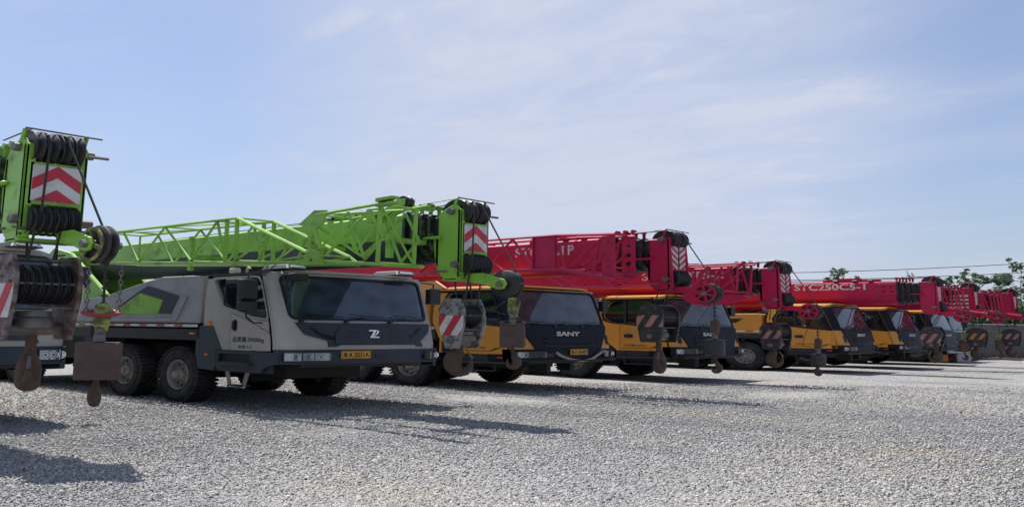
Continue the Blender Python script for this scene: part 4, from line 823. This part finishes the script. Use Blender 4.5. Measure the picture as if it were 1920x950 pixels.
# ------------------------------------------------------------------ ground
def gravel_material(stone=False):
    M = bpy.data.materials.new('gravel_stone' if stone else 'gravel'); M.use_nodes = True; t = M.node_tree; b = t.nodes['Principled BSDF']; nn = t.nodes.new; lk = t.links.new
    b.inputs['Roughness'].default_value = 0.9; b.inputs['Specular IOR Level'].default_value = 0.25
    g = nn('ShaderNodeNewGeometry'); tc = g.outputs['Position']
    def ramp(inp, stops):
        c = nn('ShaderNodeValToRGB'); e = c.color_ramp.elements
        while len(e) < len(stops): e.new(0.5)
        for k, (p, v) in enumerate(stops): e[k].position = p; e[k].color = (*v, 1)
        lk(inp, c.inputs[0]); return c.outputs[0]
    big = nn('ShaderNodeTexNoise'); big.inputs['Scale'].default_value = 0.35; big.inputs['Detail'].default_value = 6; big.inputs['Roughness'].default_value = 0.6; lk(tc, big.inputs['Vector'])
    mpt = nn('ShaderNodeMapping'); mpt.inputs['Rotation'].default_value = (0, 0, 0.35); mpt.inputs['Scale'].default_value = (0.16, 0.9, 1); lk(tc, mpt.inputs[0])
    trk = nn('ShaderNodeTexNoise'); trk.inputs['Scale'].default_value = 0.8; trk.inputs['Detail'].default_value = 5; lk(mpt.outputs[0], trk.inputs['Vector'])
    mixn = nn('ShaderNodeMath'); mixn.operation = 'ADD'; lk(big.outputs['Fac'], mixn.inputs[0]); lk(trk.outputs['Fac'], mixn.inputs[1]); hn = nn('ShaderNodeMath'); hn.operation = 'MULTIPLY'; hn.inputs[1].default_value = 0.5; lk(mixn.outputs[0], hn.inputs[0])
    tint = ramp(hn.outputs[0], [(0.36, (0.76, 0.765, 0.78)), (0.47, (0.95, 0.945, 0.94)), (0.55, (1.05, 1.03, 0.99)), (0.64, (1.10, 1.03, 0.90))])
    if stone:
        at_ = nn('ShaderNodeAttribute'); at_.attribute_name = 'tone'
        base = ramp(at_.outputs['Fac'], [(0.0, (0.17, 0.17, 0.17)), (0.25, (0.29, 0.286, 0.278)), (0.7, (0.39, 0.383, 0.37)), (1.0, (0.55, 0.54, 0.52))])
    else:
        v = nn('ShaderNodeTexVoronoi'); v.inputs['Scale'].default_value = 22; lk(tc, v.inputs['Vector'])
        v2 = nn('ShaderNodeTexVoronoi'); v2.inputs['Scale'].default_value = 47; lk(tc, v2.inputs['Vector'])
        sp = nn('ShaderNodeSeparateColor'); lk(v.outputs['Color'], sp.inputs[0]); sp2 = nn('ShaderNodeSeparateColor'); lk(v2.outputs['Color'], sp2.inputs[0])
        ad = nn('ShaderNodeMath'); ad.operation = 'ADD'; lk(sp.outputs[0], ad.inputs[0]); lk(sp2.outputs[1], ad.inputs[1])
        hf = nn('ShaderNodeMath'); hf.operation = 'MULTIPLY'; hf.inputs[1].default_value = 0.5; lk(ad.outputs[0], hf.inputs[0])
        base = ramp(hf.outputs[0], [(0.12, (0.12, 0.12, 0.125)), (0.4, (0.28, 0.28, 0.275)), (0.65, (0.385, 0.38, 0.37)), (0.9, (0.57, 0.565, 0.55))])
        sm = nn('ShaderNodeMath'); sm.operation = 'MULTIPLY'; lk(v.outputs['Distance'], sm.inputs[0]); sm.inputs[1].default_value = -1.0
        bp = nn('ShaderNodeBump'); bp.inputs['Strength'].default_value = 1.0; bp.inputs['Distance'].default_value = 0.035; lk(sm.outputs[0], bp.inputs['Height'])
        bp2 = nn('ShaderNodeBump'); bp2.inputs['Strength'].default_value = 0.7; bp2.inputs['Distance'].default_value = 0.015; s2 = nn('ShaderNodeMath'); s2.operation = 'MULTIPLY'; s2.inputs[1].default_value = -1; lk(v2.outputs['Distance'], s2.inputs[0]); lk(s2.outputs[0], bp2.inputs['Height']); lk(bp.outputs[0], bp2.inputs['Normal'])
        lk(bp2.outputs[0], b.inputs['Normal'])
    mu = nn('ShaderNodeMixRGB'); mu.blend_type = 'MULTIPLY'; mu.inputs[0].default_value = 1; lk(base, mu.inputs[1]); lk(tint, mu.inputs[2]); lk(mu.outputs[0], b.inputs['Base Color'])
    MT[M.name] = M
gravel_material(); gravel_material(True)
def make_ground():
    xs = [-900, -300, -120, -60]+[-40+k*1.0 for k in range(61)]+[40, 120, 300, 900]
    ys = [-200, -60]+[-10+k*1.0 for k in range(71)]+[80, 120, 250, 500, 1500]
    bm = bmesh.new()
    from mathutils import noise
    V = [[bm.verts.new((x, y, 0.0 if not (-38 < x < 18 and -8 < y < 58) else 0.035*noise.noise(Vector((x*0.35, y*0.35, 0)))-0.012)) for x in xs] for y in ys]
    for j in range(len(ys)-1):
        for i in range(len(xs)-1): bm.faces.new((V[j][i], V[j][i+1], V[j+1][i+1], V[j+1][i]))
    me = bpy.data.meshes.new('ground'); bm.to_mesh(me); bm.free(); me.materials.append(MT['gravel'])
    for p in me.polygons: p.use_smooth = True
    o = bpy.data.objects.new('ground', me); COL.objects.link(o); o['kind'] = 'structure'
make_ground()
def make_stones():
    """loose crushed stone lying on the yard in front of the camera"""
    import numpy as np
    rng = np.random.default_rng(3)
    # in camera-plane coordinates: depth d, lateral r (world metres of the built scene)
    fwd = Vector((R_[2][0], R_[2][1])).normalized(); rt = Vector((R_[0][0], R_[0][1])).normalized()
    n = 340000
    u = rng.random(n); d = 6.2/(1-u*(1-6.2/24.0)); r = np.clip(rng.normal(0, 0.42, n), -0.9, 0.9)*d*0.62+(rng.random(n)*2-1)*0.36*d
    x = fwd.x*d+rt.x*r; y = fwd.y*d+rt.y*r
    s = rng.lognormal(0, 0.36, n)*0.0112; s = np.clip(s, 0.005, 0.032)
    base = np.array([(1, 0, 0), (-1, 0, 0), (0, 1, 0), (0, -1, 0), (0, 0, 1), (0, 0, -1)], float)
    tri = np.array([(0, 2, 4), (2, 1, 4), (1, 3, 4), (3, 0, 4), (2, 0, 5), (1, 2, 5), (3, 1, 5), (0, 3, 5)])
    P = np.repeat(base[None], n, 0)*(0.65+0.7*rng.random((n, 6, 1)))
    P = P+rng.normal(0, 0.16, P.shape)
    P[:, :, 2] *= 0.62
    a = rng.random(n)*6.28; ca, sa = np.cos(a), np.sin(a); tl = rng.normal(0, 0.3, n); ct, st = np.cos(tl), np.sin(tl)
    X = P[:, :, 0].copy(); Z = P[:, :, 2].copy(); P[:, :, 0] = X*ct[:, None]-Z*st[:, None]; P[:, :, 2] = X*st[:, None]+Z*ct[:, None]
    X = P[:, :, 0].copy(); Y = P[:, :, 1].copy(); P[:, :, 0] = X*ca[:, None]-Y*sa[:, None]; P[:, :, 1] = X*sa[:, None]+Y*ca[:, None]
    P *= s[:, None, None]
    P[:, :, 0] += x[:, None]; P[:, :, 1] += y[:, None]; P[:, :, 2] += (s*0.12+0.006)[:, None]
    V = P.reshape(-1, 3); F = (tri[None]+6*np.arange(n)[:, None, None]).reshape(-1)
    me = bpy.data.meshes.new('loose_gravel'); me.vertices.add(len(V)); me.vertices.foreach_set('co', V.ravel())
    nf = n*8; me.loops.add(nf*3); me.loops.foreach_set('vertex_index', F.astype('i')); me.polygons.add(nf); me.polygons.foreach_set('loop_start', np.arange(0, nf*3, 3).astype('i')); me.polygons.foreach_set('loop_total', np.full(nf, 3, 'i'))
    me.update(); me.validate()
    at_ = me.attributes.new('tone', 'FLOAT', 'FACE'); at_.data.foreach_set('value', np.repeat(np.clip(rng.normal(0.5, 0.24, n), 0, 1), 8).astype('f'))
    me.materials.append(MT['gravel_stone']); o = bpy.data.objects.new('loose_gravel', me); COL.objects.link(o); o['kind'] = 'stuff'; o['label'] = 'loose crushed grey stone over the yard'; o['category'] = 'gravel'
make_stones()

# ------------------------------------------------------------------ the cranes
def crane(label, loc, yaw=0, dz=0, group='truck cranes parked in a row'):
    r = root('truck_crane', label, 'truck crane', loc, yaw, group); return r
HX, HZ = 1.93, 2.42
# green crane with silver cab, number 2031A
A = crane('green truck crane with silver cab and plate A 2031A, lattice jib alongside', (-10.07, 7.82, 0))
green_cab(A, '豫A 2031A', 0); undercarriage(A); upper(A, 'green')
boom(A, 'green', HX, HZ, 3.62, 0.90, gap=0.92); boom_head(A, 'green', HX, HZ, 'up')
green_jib(A); ropes(A, HX, HZ, 3.62, 2.05, 1.86, 1.9, 2.62)
# leftmost green crane
Z = crane('green truck crane cut off by the left edge, only boom head and cab corner showing', (-10.72, 3.12, 0)); Z.scale = (GX, GX, GZ*1.06)
green_cab(Z, None, 0); undercarriage(Z); upper(Z, 'green')
ZX, ZZ = 2.50, 2.34
boom(Z, 'green', ZX, ZZ, 3.52, 0.90, gap=0.92); zh = boom_head(Z, 'green', ZX, ZZ, 'up', spokes=True); zh.scale = (1, 1.1, 0.92); zh.location.z = (ZZ+1.4)*0.08
for ch_ in zh.children:
    if ch_.name.split('.')[0] in ('auxiliary_arm', 'auxiliary_sheave', 'sheave_spokes', 'rope_keeper'): ch_.location = (0.04, 0.17, 0.02)
ropes(Z, ZX, ZZ, 3.52, 2.22, 2.40, 2.05, 3.16, aux_y=0.19)
def red_crane(label, loc, yaw, hx, hz, zt, plate, jib, text=None, H=0.88, cabdz=0, hook=None, gap=0.92, sec=4, wtext=True):
    r = crane(label, loc, yaw)
    holder = r
    orange_cab(r, plate, 0, wtext); undercarriage(r, (-2.72, -4.32, -8.3, -9.65), True); upper(r, 'orange')
    boom(r, 'red', hx, hz, zt, H, stripe=False, grease='grease_red', gap=gap, sections=sec); boom_head(r, 'red', hx, hz, 'down', green=False)
    if jib: red_jib(r, jib[0], jib[1], jib[2])
    if text:
        for (s, x, z, w_, h_) in text: lettering('model_lettering', s, 'white', r, (x, -0.302, z), (1, 0, 0), (0, 0, 1), w_, h_, 0.004, 0.02)
    ropes(r, hx, hz, zt, hook[1], hook[0], hook[3], hook[2])
    return r
B = red_crane('red boom truck crane with orange cab, plate A 8766P and STC lettering', (-10.95, 12.78, 0.0), 0, 2.22, 2.52, 3.80, '豫A 8766P', (0.0, 0.0, 'B'), [('STC250I', -1.00, 3.43, 1.13, 0.25), ('P', 0.22, 3.43, 0.13, 0.25)], hook=(1.95, 2.2, 2.85, 2.2), gap=1.05)
C = red_crane('red boom truck crane parked between the A 8766P crane and the STC250C5-1 crane', (-11.25, 17.65, 0.0), 0, 1.68, 2.26, 3.50, None, (0.0, 0.0, 'C'), [('STC250T5-2', -1.55, 3.16, 2.05, 0.24)], hook=(1.5, 1.9, 2.35, 2.0), gap=0.95)
yawD = radians(6)
D = red_crane('red boom truck crane with orange cab and whole STC250C5-1 lettering, no jib', (-11.18-1.25*sin(yawD), 23.6+1.25*cos(yawD), 0.0), yawD, 1.95, 2.30, 3.50, None, None, [('STC250C5-1', -1.66, 3.20, 1.90, 0.25)], hook=(1.7, 1.85, 2.65, 2.0), gap=0.95)
E_ = red_crane('red boom truck crane parked just beyond the STC250C5-1 crane, white bars near boom head', (-11.5-1.25*sin(yawD), 27.7+1.25*cos(yawD), 0.0), yawD, 1.75, 2.32, 3.46, None, (0.2, 0.0, 'E'), None, hook=(1.75, 1.85, 1.45, 1.9), gap=0.8)
F_ = red_crane('farthest red boom truck crane, its boom head before the bushes', (-12.0-1.25*sin(yawD), 31.9+1.25*cos(yawD), 0.0), yawD, 1.98, 2.32, 3.46, None, (0.36, 0.0, 'E'), None, hook=(1.82, 1.85, 1.5, 1.9), gap=0.8)
# perforated bracket and stripes on far booms
b = MB(); b.plate(rrect(0.55, 1.05, 2.98, 3.42, 0.03), lambda u, v, w: Vector((u, -0.30+w, v)), -0.03, [circ(0.70, 3.3, 0.04), circ(0.90, 3.3, 0.04), circ(0.70, 3.12, 0.04), circ(0.90, 3.12, 0.04)]); b.build('perforated_bracket', 'red', D, 0.005)
b = MB()
for k in range(4): b.bx(1.02, 1.62, -0.28, -0.265, 2.62+k*0.16, 2.70+k*0.16)
b.build('boom_stripes', 'white', E_)
b = MB(); b.tube([(0.02, 0, 0.0)]*2, 0.01, 4); b.bm.clear()
pts = [(0.075, -0.42, 0.98), (0.10, -0.34, 0.90), (0.12, -0.10, 0.80), (0.12, 0.20, 0.76), (0.12, 0.45, 0.80), (0.10, 0.70, 0.95), (0.08, 0.80, 1.0)]
b.tube(pts, [(0.012, 0.035)]*7, 6); b.tube([(0.09, 0.76, 1.0), (0.11, 0.84, 0.98), (0.10, 0.86, 0.86)], (0.04, 0.05, 0.03), 6)
sl_ = b.build('webbing_sling', 'webbing', None); sl_.location = W3(-10.95, 12.78, 0); sl_.scale = (GX, GX, GZ); sl_['label'] = 'pale webbing sling hanging in a loop over the bumper beside plate A 8766P'; sl_['category'] = 'sling'

# hook blocks (x, y in metres of the yard)
hook_block('big grey hook block with seven sheaves, under the leftmost green boom head', (-8.42, 3.12), 0, 2.40, 1.37, 0.54, 0.46, 'hex', 0.80, 0.15, radians(160), 7, 'rusty')
aux_hook('rusty square weight with red ring and chains under the leftmost green boom', (-7.58, 3.31), radians(68), 2.30, 1.36, 0.94, 0.33, 'box', 'rust', 0.66, radians(92), (1.70, True))
hook_block('grey hook block with red and white stripes, in front of an orange cab', (-8.30, 7.80), 0, 2.07, 1.22, 0.41, 0.27, 'hex', 0.80, 0.165, radians(227), 5)
aux_hook('rusty square weight under a lime rope socket, in front of the plate A 8766P cab', (-7.50, 7.80), radians(40), 2.1, 1.63, 1.26, 0.265, 'box', 'rust', 0.93, 0.0, (1.66, False))
hook_block('black hook block with three pinkish stripes, just left of the dark cylinder weight', (-9.10, 17.55-4.8), 0, 2.18, 1.28, 0.50, 0.38, 'round', 0.62, 0.17, radians(118), 6, 'black')
aux_hook('dark cylinder weight hanging over the second SANY lettering', (-8.10, 12.78), 0, 2.3, 1.36, 1.02, 0.30, 'cyl', 'dark', 0.64, radians(35))
hook_block('black hook block hanging before the front wheel of the STC250C5-1 crane', (-9.80, 17.65), 0, 1.83, 1.03, 0.47, 0.36, 'round', 0.56, 0.17, radians(208), 6, 'black')
aux_hook('dark cylinder weight hanging before the door of the STC250C5-1 crane', (-8.92, 17.65), 0, 2.1, 0.92, 0.60, 0.28, 'cyl', 'dark', 0.33, 3.0)
def far_hook(lb, lb2, cr, hx, s, dy=0.0, tone='black'):
    p = Matrix.Rotation(yawD, 3, 'Z') @ Vector((hx, dy, 0)); x = cr.location.x/GX+p.x; y = cr.location.y/GX+p.y
    hook_block(lb, (x, y), yawD, 1.80, 0.98, 0.50, 0.34, 'hex' if s else 'round', 0.50, 0.17, 0.4 if s else pi, 6, tone)
    p = Matrix.Rotation(yawD, 3, 'Z') @ Vector((hx-0.30, -0.25, 0)); x = cr.location.x/GX+p.x; y = cr.location.y/GX+p.y
    if lb2: aux_hook(lb2, (x, y), yawD, 2.0, 1.15, 0.78, 0.27, 'cyl', 'rust', 0.45, 0.4, (1.2, False))
far_hook('rust edged hook block before the headlight of the pale cab at the far end', None, D, 1.75, True)
far_hook('black hook block with amber stripe hanging before the left end of the grey wall', 'small weight and hook before the left end of the grey wall', E_, 1.72, False, tone='amber')
far_hook('black hook block hanging before the grey wall at the right edge', 'small rusty weight hanging left of the rightmost hook block', F_, 1.82, False)

# pale truck at the far end
G_ = root('truck', 'pale grey truck with black mirror, last vehicle before the wall', 'truck', (-13.2, 37.2, 0), yawD)
def pale_truck(r):
    fx = lambda z: 0.0 if z <= 1.2 else -0.18*(z-1.2)
    G = dict(col='white_paint', fx=fx, dz=0, zb=0.9, zt=2.75, rear=-1.9, side=[(-1.9, 0.9), (-1.9, 2.65)], fz=[2.68, 1.9, 1.2, 0.9],
             win=[(-1.3, 2.4), (-1.3, 1.75), (-0.4, 1.72), (-0.5, 2.4)], winbar=-0.85, wb=1.05, wt=1.0, wz0=1.7, wz1=2.5,
             door=[(-1.4, 0.95), (-0.3, 0.95), (-0.3, 1.68), (-1.4, 1.72)], doorwin=None, handle=(-1.25, 1.45, 0.2, 0.08), seamz=1.7)
    cab_common(r, G); bumper(r, 0.5, 0.85, 1, 'white_paint'); headlight(r, -0.7, -1.15, 0.6, 0.78, 0.05); headlight(r, 0.7, 1.15, 0.6, 0.78, 0.05)
    b = MB(); b.plate([(-0.9, 1.62), (0.9, 1.62), (0.8, 0.95), (-0.8, 0.95)], lambda u, v, w: Vector((fx(v)-bowf(u)+w, u, v)), 0.02, (), CUTS[6:-6]); b.build('grille', 'black_panel', r)
    mirror(r, (-0.2, 1.5, 2.15), (0.15, 0.26, 0.55), [(-0.2, 1.24, 2.5), (-0.2, 1.5, 2.48), (-0.2, 1.5, 2.3)]); mirror(r, (-0.2, -1.5, 2.15), (0.15, 0.26, 0.55), [(-0.2, -1.24, 2.5), (-0.2, -1.5, 2.48), (-0.2, -1.5, 2.3)])
    b = MB(); b.bx(-8, -1.8, -0.45, 0.45, 0.7, 1.0); b.bx(-8, -2.1, -1.2, 1.2, 1.1, 1.3); b.build('chassis', 'chassis', r)
    b = MB(); b.bx(-8, -2.1, -1.2, 1.2, 1.31, 1.9); b.build('cargo_bed', 'cloth_blue', r)
    for x in (-1.3, -5.5, -6.8):
        for s in (-1, 1): build_wheel(r, (x, s*1.08, 0.56), s < 0)
pale_truck(G_)

# ------------------------------------------------------------------ wall, verge, junk, trees, wires
def brick_material():
    M = bpy.data.materials.new('wall_block'); M.use_nodes = True; t = M.node_tree; b = t.nodes['Principled BSDF']; nn = t.nodes.new; lk = t.links.new
    b.inputs['Roughness'].default_value = 0.92
    tc = nn('ShaderNodeTexCoord'); mp_ = nn('ShaderNodeMapping'); mp_.inputs['Rotation'].default_value = (radians(90), 0, 0); lk(tc.outputs['Object'], mp_.inputs[0])
    br = nn('ShaderNodeTexBrick'); br.inputs['Scale'].default_value = 1.0; br.inputs['Brick Width'].default_value = 0.34; br.inputs['Row Height'].default_value = 0.11; br.inputs['Mortar Size'].default_value = 0.012
    br.inputs['Color1'].default_value = (0.15, 0.125, 0.105, 1); br.inputs['Color2'].default_value = (0.22, 0.19, 0.165, 1); br.inputs['Mortar'].default_value = (0.26, 0.25, 0.23, 1); lk(mp_.outputs[0], br.inputs['Vector'])
    no = nn('ShaderNodeTexNoise'); no.inputs['Scale'].default_value = 0.8; no.inputs['Detail'].default_value = 6; lk(tc.outputs['Object'], no.inputs['Vector'])
    mx_ = nn('ShaderNodeMixRGB'); mx_.blend_type = 'MULTIPLY'; mx_.inputs[0].default_value = 0.6; lk(br.outputs[0], mx_.inputs[1]); lk(no.outputs['Fac'], mx_.inputs[2]); lk(mx_.outputs[0], b.inputs['Base Color']); MT['wall_block'] = M
brick_material()
w0 = Vector((-31.0, 9.7)); w1 = Vector((3.0, 77.0)); dd = (w1-w0); Lw = dd.length*GX; ang = atan2(dd.y, dd.x)
wr = bpy.data.objects.new('boundary_wall', None); COL.objects.link(wr); wr['label'] = 'long grey brown block wall with pale coping behind the row'; wr['category'] = 'wall'
wr.location = W3(w0.x, w0.y, 0); wr.rotation_euler = (0, 0, ang)
b = MB(); b.bx(0, Lw, -0.12, 0.12, -0.1, 2.08*GZ); wo = b.build('masonry', 'wall_block', wr)
b = MB(); b.bx(0, Lw, -0.18, 0.18, 2.08*GZ, 2.15*GZ); b.build('coping', 'concrete', wr, 0.01)
def at_wall(s, off=0.0): q = w0+dd.normalized()*s; nrm = Vector((dd.y, -dd.x)).normalized(); return q+nrm*off    # off > 0: yard side

def leaf_material(name, c1, c2):
    M = bpy.data.materials.new(name); M.use_nodes = True; t = M.node_tree; b = t.nodes['Principled BSDF']; nn = t.nodes.new; lk = t.links.new
    g = nn('ShaderNodeNewGeometry'); r_ = nn('ShaderNodeValToRGB'); r_.color_ramp.elements[0].color = (*c1, 1); r_.color_ramp.elements[1].color = (*c2, 1); lk(g.outputs['Random Per Island'], r_.inputs[0]); lk(r_.outputs[0], b.inputs['Base Color'])
    b.inputs['Roughness'].default_value = 0.6; b.inputs['Transmission Weight'].default_value = 0.0
    tr = nn('ShaderNodeBsdfTranslucent'); lk(r_.outputs[0], tr.inputs[0]); ms = nn('ShaderNodeMixShader'); ms.inputs[0].default_value = 0.3; o = t.nodes['Material Output']; lk(b.outputs[0], ms.inputs[1]); lk(tr.outputs[0], ms.inputs[2]); lk(ms.outputs[0], o.inputs[0]); MT[name] = M
leaf_material('leaf_dark', (0.07, 0.125, 0.07), (0.15, 0.22, 0.12)); leaf_material('leaf_bush', (0.07, 0.12, 0.045), (0.17, 0.23, 0.10)); leaf_material('weed', (0.06, 0.09, 0.03), (0.16, 0.17, 0.08))
def leaves(b, c, R, n, s, flat=0.7, rnd=random):
    for _ in range(n):
        v = Vector((rnd.gauss(0, 1), rnd.gauss(0, 1), rnd.gauss(0, 1))); v.normalize(); v *= R*rnd.random()**0.45; v.z *= flat; p = Vector(c)+v
        e = Matrix.Rotation(rnd.uniform(0, 6.28), 3, 'Z') @ Matrix.Rotation(rnd.gauss(0, 0.7), 3, 'X'); q = s*rnd.uniform(0.6, 1.3)
        P = [(-0.5, 0, 0), (-0.15, 0.34, 0.05), (0.35, 0.25, 0.03), (0.6, 0, -0.04), (0.35, -0.25, 0.03), (-0.15, -0.34, 0.05)]
        b._f([b.bm.verts.new(p+e @ Vector(x_)*q) for x_ in P])
def tree(label, x, y, h, spread, seed, dense=1.0, lean=0.0, bare=False):
    rnd = random.Random(seed); r = root('tree', label, 'tree', (x, y, 0), 0, 'young trees behind the wall', sc=False); H = h*GZ; sp = spread*GX
    t = MB(); top = Vector((lean, 0, H*0.93)); pts = [Vector((lean*(k/6)**2+rnd.gauss(0, 0.04)*sp, rnd.gauss(0, 0.04)*sp, H*0.93*k/6)) for k in range(7)]; pts[0] = Vector((0, 0, -0.05))
    t.tube(pts, [0.06*(1-k/7.6) for k in range(7)], 7); tips = [pts[-1]]
    for k in range(16 if not bare else 4):
        z = rnd.uniform(0.42, 0.88); i = min(5, int(z*6/0.93)); base = pts[i].lerp(pts[i+1], (z*6/0.93-i) if z*6/0.93-i < 1 else 1); a = rnd.uniform(0, 6.28); L = sp*(1.1-z)*rnd.uniform(0.8, 1.3)+0.25
        e = base+Vector((cos(a)*L, sin(a)*L, H*rnd.uniform(0.06, 0.16))); m_ = base.lerp(e, 0.5)+Vector((0, 0, -0.05)); t.tube([base, m_, e], [0.022, 0.016, 0.009], 5); tips.append(e); tips.append(m_.lerp(e, 0.5))
    t.build('trunk', 'bark', r)
    if bare:
        b = MB(); leaves(b, tips[0], 0.3, 16, 0.16, 0.8, rnd); b.build('crown', 'leaf_dark', r); return r
    b = MB()
    for e in tips: leaves(b, e, rnd.uniform(0.14, 0.34)*(0.6+0.4*sp)*0.8, int(rnd.uniform(9, 24)*dense), 0.22, 0.6, rnd)
    b.build('crown', 'leaf_dark', r); return r
def by_px(px, dist, cz=1.27987):
    # a bearing in degrees from the picture's middle, turned into yard coordinates
    th = math.atan((px-960)/1834.0); f = Vector((R_[2][0], R_[2][1])).normalized(); rt = Vector((R_[0][0], R_[0][1])).normalized()
    v = f*cos(th)+rt*sin(th); return v.x*dist, v.y*dist
tr = [(1577, 54, 7.5, 1.5, 1.1, 'leafy young tree showing above the red boom end beside the lettering'), (1690, 56, 7.3, 0.9, 0.7, 'thin bare tree with a bent top above the lettered boom'), (1655, 58, 6.4, 1.2, 0.6, 'low tree top just clearing the lettered boom'),
      (1737, 57, 7.0, 1.0, 0.7, 'small tree with sparse tufts above the far boom head'), (1790, 56, 7.1, 1.3, 0.9, 'sparse tree with two leaf tiers between the far booms'), (1829, 55, 7.0, 1.5, 1.6, 'round headed dark tree beside the forked tall one'),
      (1868, 56, 7.0, 1.1, 1.2, 'slim dark tree with a compact crown left of the tallest tree'), (1903, 55, 8.0, 2.0, 1.0, 'tallest tree, open branching crown at the right edge'), (1850, 58, 6.0, 1.8, 1.4, 'broad low tree filling the gap under its taller neighbours'),
      (1935, 56, 7.0, 1.8, 1.3, 'leafy tree cut off by the right edge')]
for k, (px, ds, h_, sp_, dn, lb) in enumerate(tr):
    x, y = by_px(px, ds*GX); tree(lb, x/GX, y/GX, h_*0.89, sp_, 20+k, dn, 0.4 if k == 1 else 0.0, k == 1)
def bush(label, x, y, h, w_, seed, mt='leaf_bush', grp='bushes behind the wall'):
    rnd = random.Random(seed); r = root('bush', label, 'bush', (x, y, 0), 0, grp, sc=False); b = MB()
    for k in range(14): a = rnd.uniform(0, 6.28); q = rnd.random()**0.6*w_*GX*0.5; leaves(b, (cos(a)*q, sin(a)*q, h*GZ*rnd.uniform(0.25, 0.85)*(1-0.25*q/(w_*GX*0.5))), 0.55*GX, 85, 0.22, 0.8, rnd)
    b.build('foliage', mt, r); t = MB()
    for k in range(5): a = rnd.uniform(0, 6.28); t.tube([(0, 0, 0), (cos(a)*w_*0.2, sin(a)*w_*0.2, h*GZ*0.4), (cos(a)*w_*0.35, sin(a)*w_*0.35, h*GZ*0.75)], [0.03, 0.02, 0.01], 5)
    t.build('stem', 'bark', r)
for k, px in enumerate((1700, 1740, 1775, 1810, 1845, 1878, 1908, 1940)):
    x, y = by_px(px, 50*GX); lb = ['bush behind the wall glimpsed under the lettered boom', 'bush behind the wall above the pale truck roof', 'bush behind the wall right of the pale truck mirror', 'bush above the wall coping between the far hook blocks', 'pale green bush above the coping mid wall', 'tall bush above the coping under the last boom head', 'light green bush rising right of the last boom head', 'bush above the wall cut off by the right edge'][k]
    bush(lb, x/GX, y/GX, (3.4, 3.6, 3.8, 3.9, 4.2, 4.7, 5.4, 5.6)[k], 3.6, 60+k)
# verge of weeds at the foot of the wall
def verge():
    rnd = random.Random(5); b = MB()
    for k in range(2600):
        s = rnd.uniform(20, 62); off = 0.25+abs(rnd.gauss(0, 0.45)); q = at_wall(s, off); h_ = rnd.uniform(0.06, 0.26)*GZ; a = rnd.uniform(0, 6.28); p = Vector((q.x*GX, q.y*GX, 0))
        d = Vector((cos(a), sin(a), 0))*0.03; l = Vector((rnd.gauss(0, 0.06), rnd.gauss(0, 0.06), h_)); b._f([b.bm.verts.new(p-d), b.bm.verts.new(p+d), b.bm.verts.new(p+l)])
    o = b.build('weeds', 'weed'); o['kind'] = 'stuff'; o['label'] = 'weeds along the foot of the wall'; o['category'] = 'weeds'
verge()
def strip():
    b = MB(); a0 = at_wall(15, 0.1); a1 = at_wall(66, 0.1); n_ = 40; rnd = random.Random(9); V1 = []; V2 = []
    for k in range(n_+1):
        q = a0.lerp(a1, k/n_); nrm = Vector((dd.y, -dd.x)).normalized(); wv = 1.1+0.35*rnd.random(); V1.append(b.bm.verts.new((q.x*GX, q.y*GX, 0.030))); V2.append(b.bm.verts.new(((q.x+nrm.x*wv)*GX, (q.y+nrm.y*wv)*GX, 0.026)))
    for k in range(n_): b._f([V1[k], V2[k], V2[k+1], V1[k+1]])
    mat('soil', (0.10, 0.085, 0.06), 0.95, 0, 0.8, (0.07, 0.08, 0.035), 2.0); o = b.build('verge', 'soil'); o['kind'] = 'structure'
strip()
# things lying at the foot of the wall
def junk(name, label, cat, px, dist, shape, mt):
    x, y = by_px(px, dist*GX); b = MB(); shape(b); o = b.build(name, mt, None, 0.02, seg=2); o.location = (x, y, 0.0); o['label'] = label; o['category'] = cat; o.rotation_euler = (0, 0, 0.8)
def sack(b):
    b.lathe([(0.05, 0), (0.34, 0.03), (0.40, 0.14), (0.30, 0.26), (0.08, 0.33), (0.001, 0.34)], (0, 0, 0), 'Z', 10)
def crate(b):
    b.bx(-0.32, 0.32, -0.22, 0.22, 0, 0.05)
    for s in (-1, 1): b.bx(-0.32, 0.32, s*0.22, s*0.19, 0.05, 0.4); b.bx(s*0.32, s*0.29, -0.19, 0.19, 0.05, 0.4)
junk('sack', 'pale sack lying on the gravel before the last orange cab bumper', 'sack', 1716, 40, sack, 'sack_white'); junk('sack', 'blue sack beside the pale sack on the gravel', 'sack', 1732, 40.3, sack, 'cloth_blue')
junk('crate', 'yellow open crate under the rust edged hook block', 'crate', 1744, 39, crate, 'plate_yellow'); junk('bundle', 'pink bundle on the gravel by the pale truck', 'bundle', 1770, 39.5, sack, 'cloth_pink')
junk('crate', 'white open crate beside the pink bundle', 'crate', 1786, 39.3, crate, 'sack_white'); junk('sack', 'small pale sack at the foot of the wall right of the crates', 'sack', 1802, 40.5, sack, 'sack_white')
def logs(b):
    b.tube([(-1.6, 0, 0.10), (-0.4, 0.05, 0.16), (0.6, 0.0, 0.11), (1.5, 0.1, 0.3)], [0.05, 0.06, 0.05, 0.03], 7)
junk('branch', 'bare pale branch lying before the wall near the right edge', 'branch', 1870, 40.5, logs, 'bark')
# overhead wires
for k, (z0, z1, lb) in enumerate(((6.45, 7.95, 'upper overhead wire crossing above the far trees'), (5.85, 7.15, 'lower overhead wire crossing the far tree tops'))):
    x0, y0 = by_px(1300, 58*GX); x1, y1 = by_px(2150, 62*GX); b = MB(); n_ = 24
    b.tube([(x0+(x1-x0)*t/n_, y0+(y1-y0)*t/n_, (z0+(z1-z0)*t/n_-0.7*(1-(2*t/n_-1)**2)*0.5)*GZ) for t in range(n_+1)], 0.022, 5)
    o = b.build('power_line', 'black'); o['label'] = lb; o['category'] = 'power line'; o['group'] = 'overhead wires'
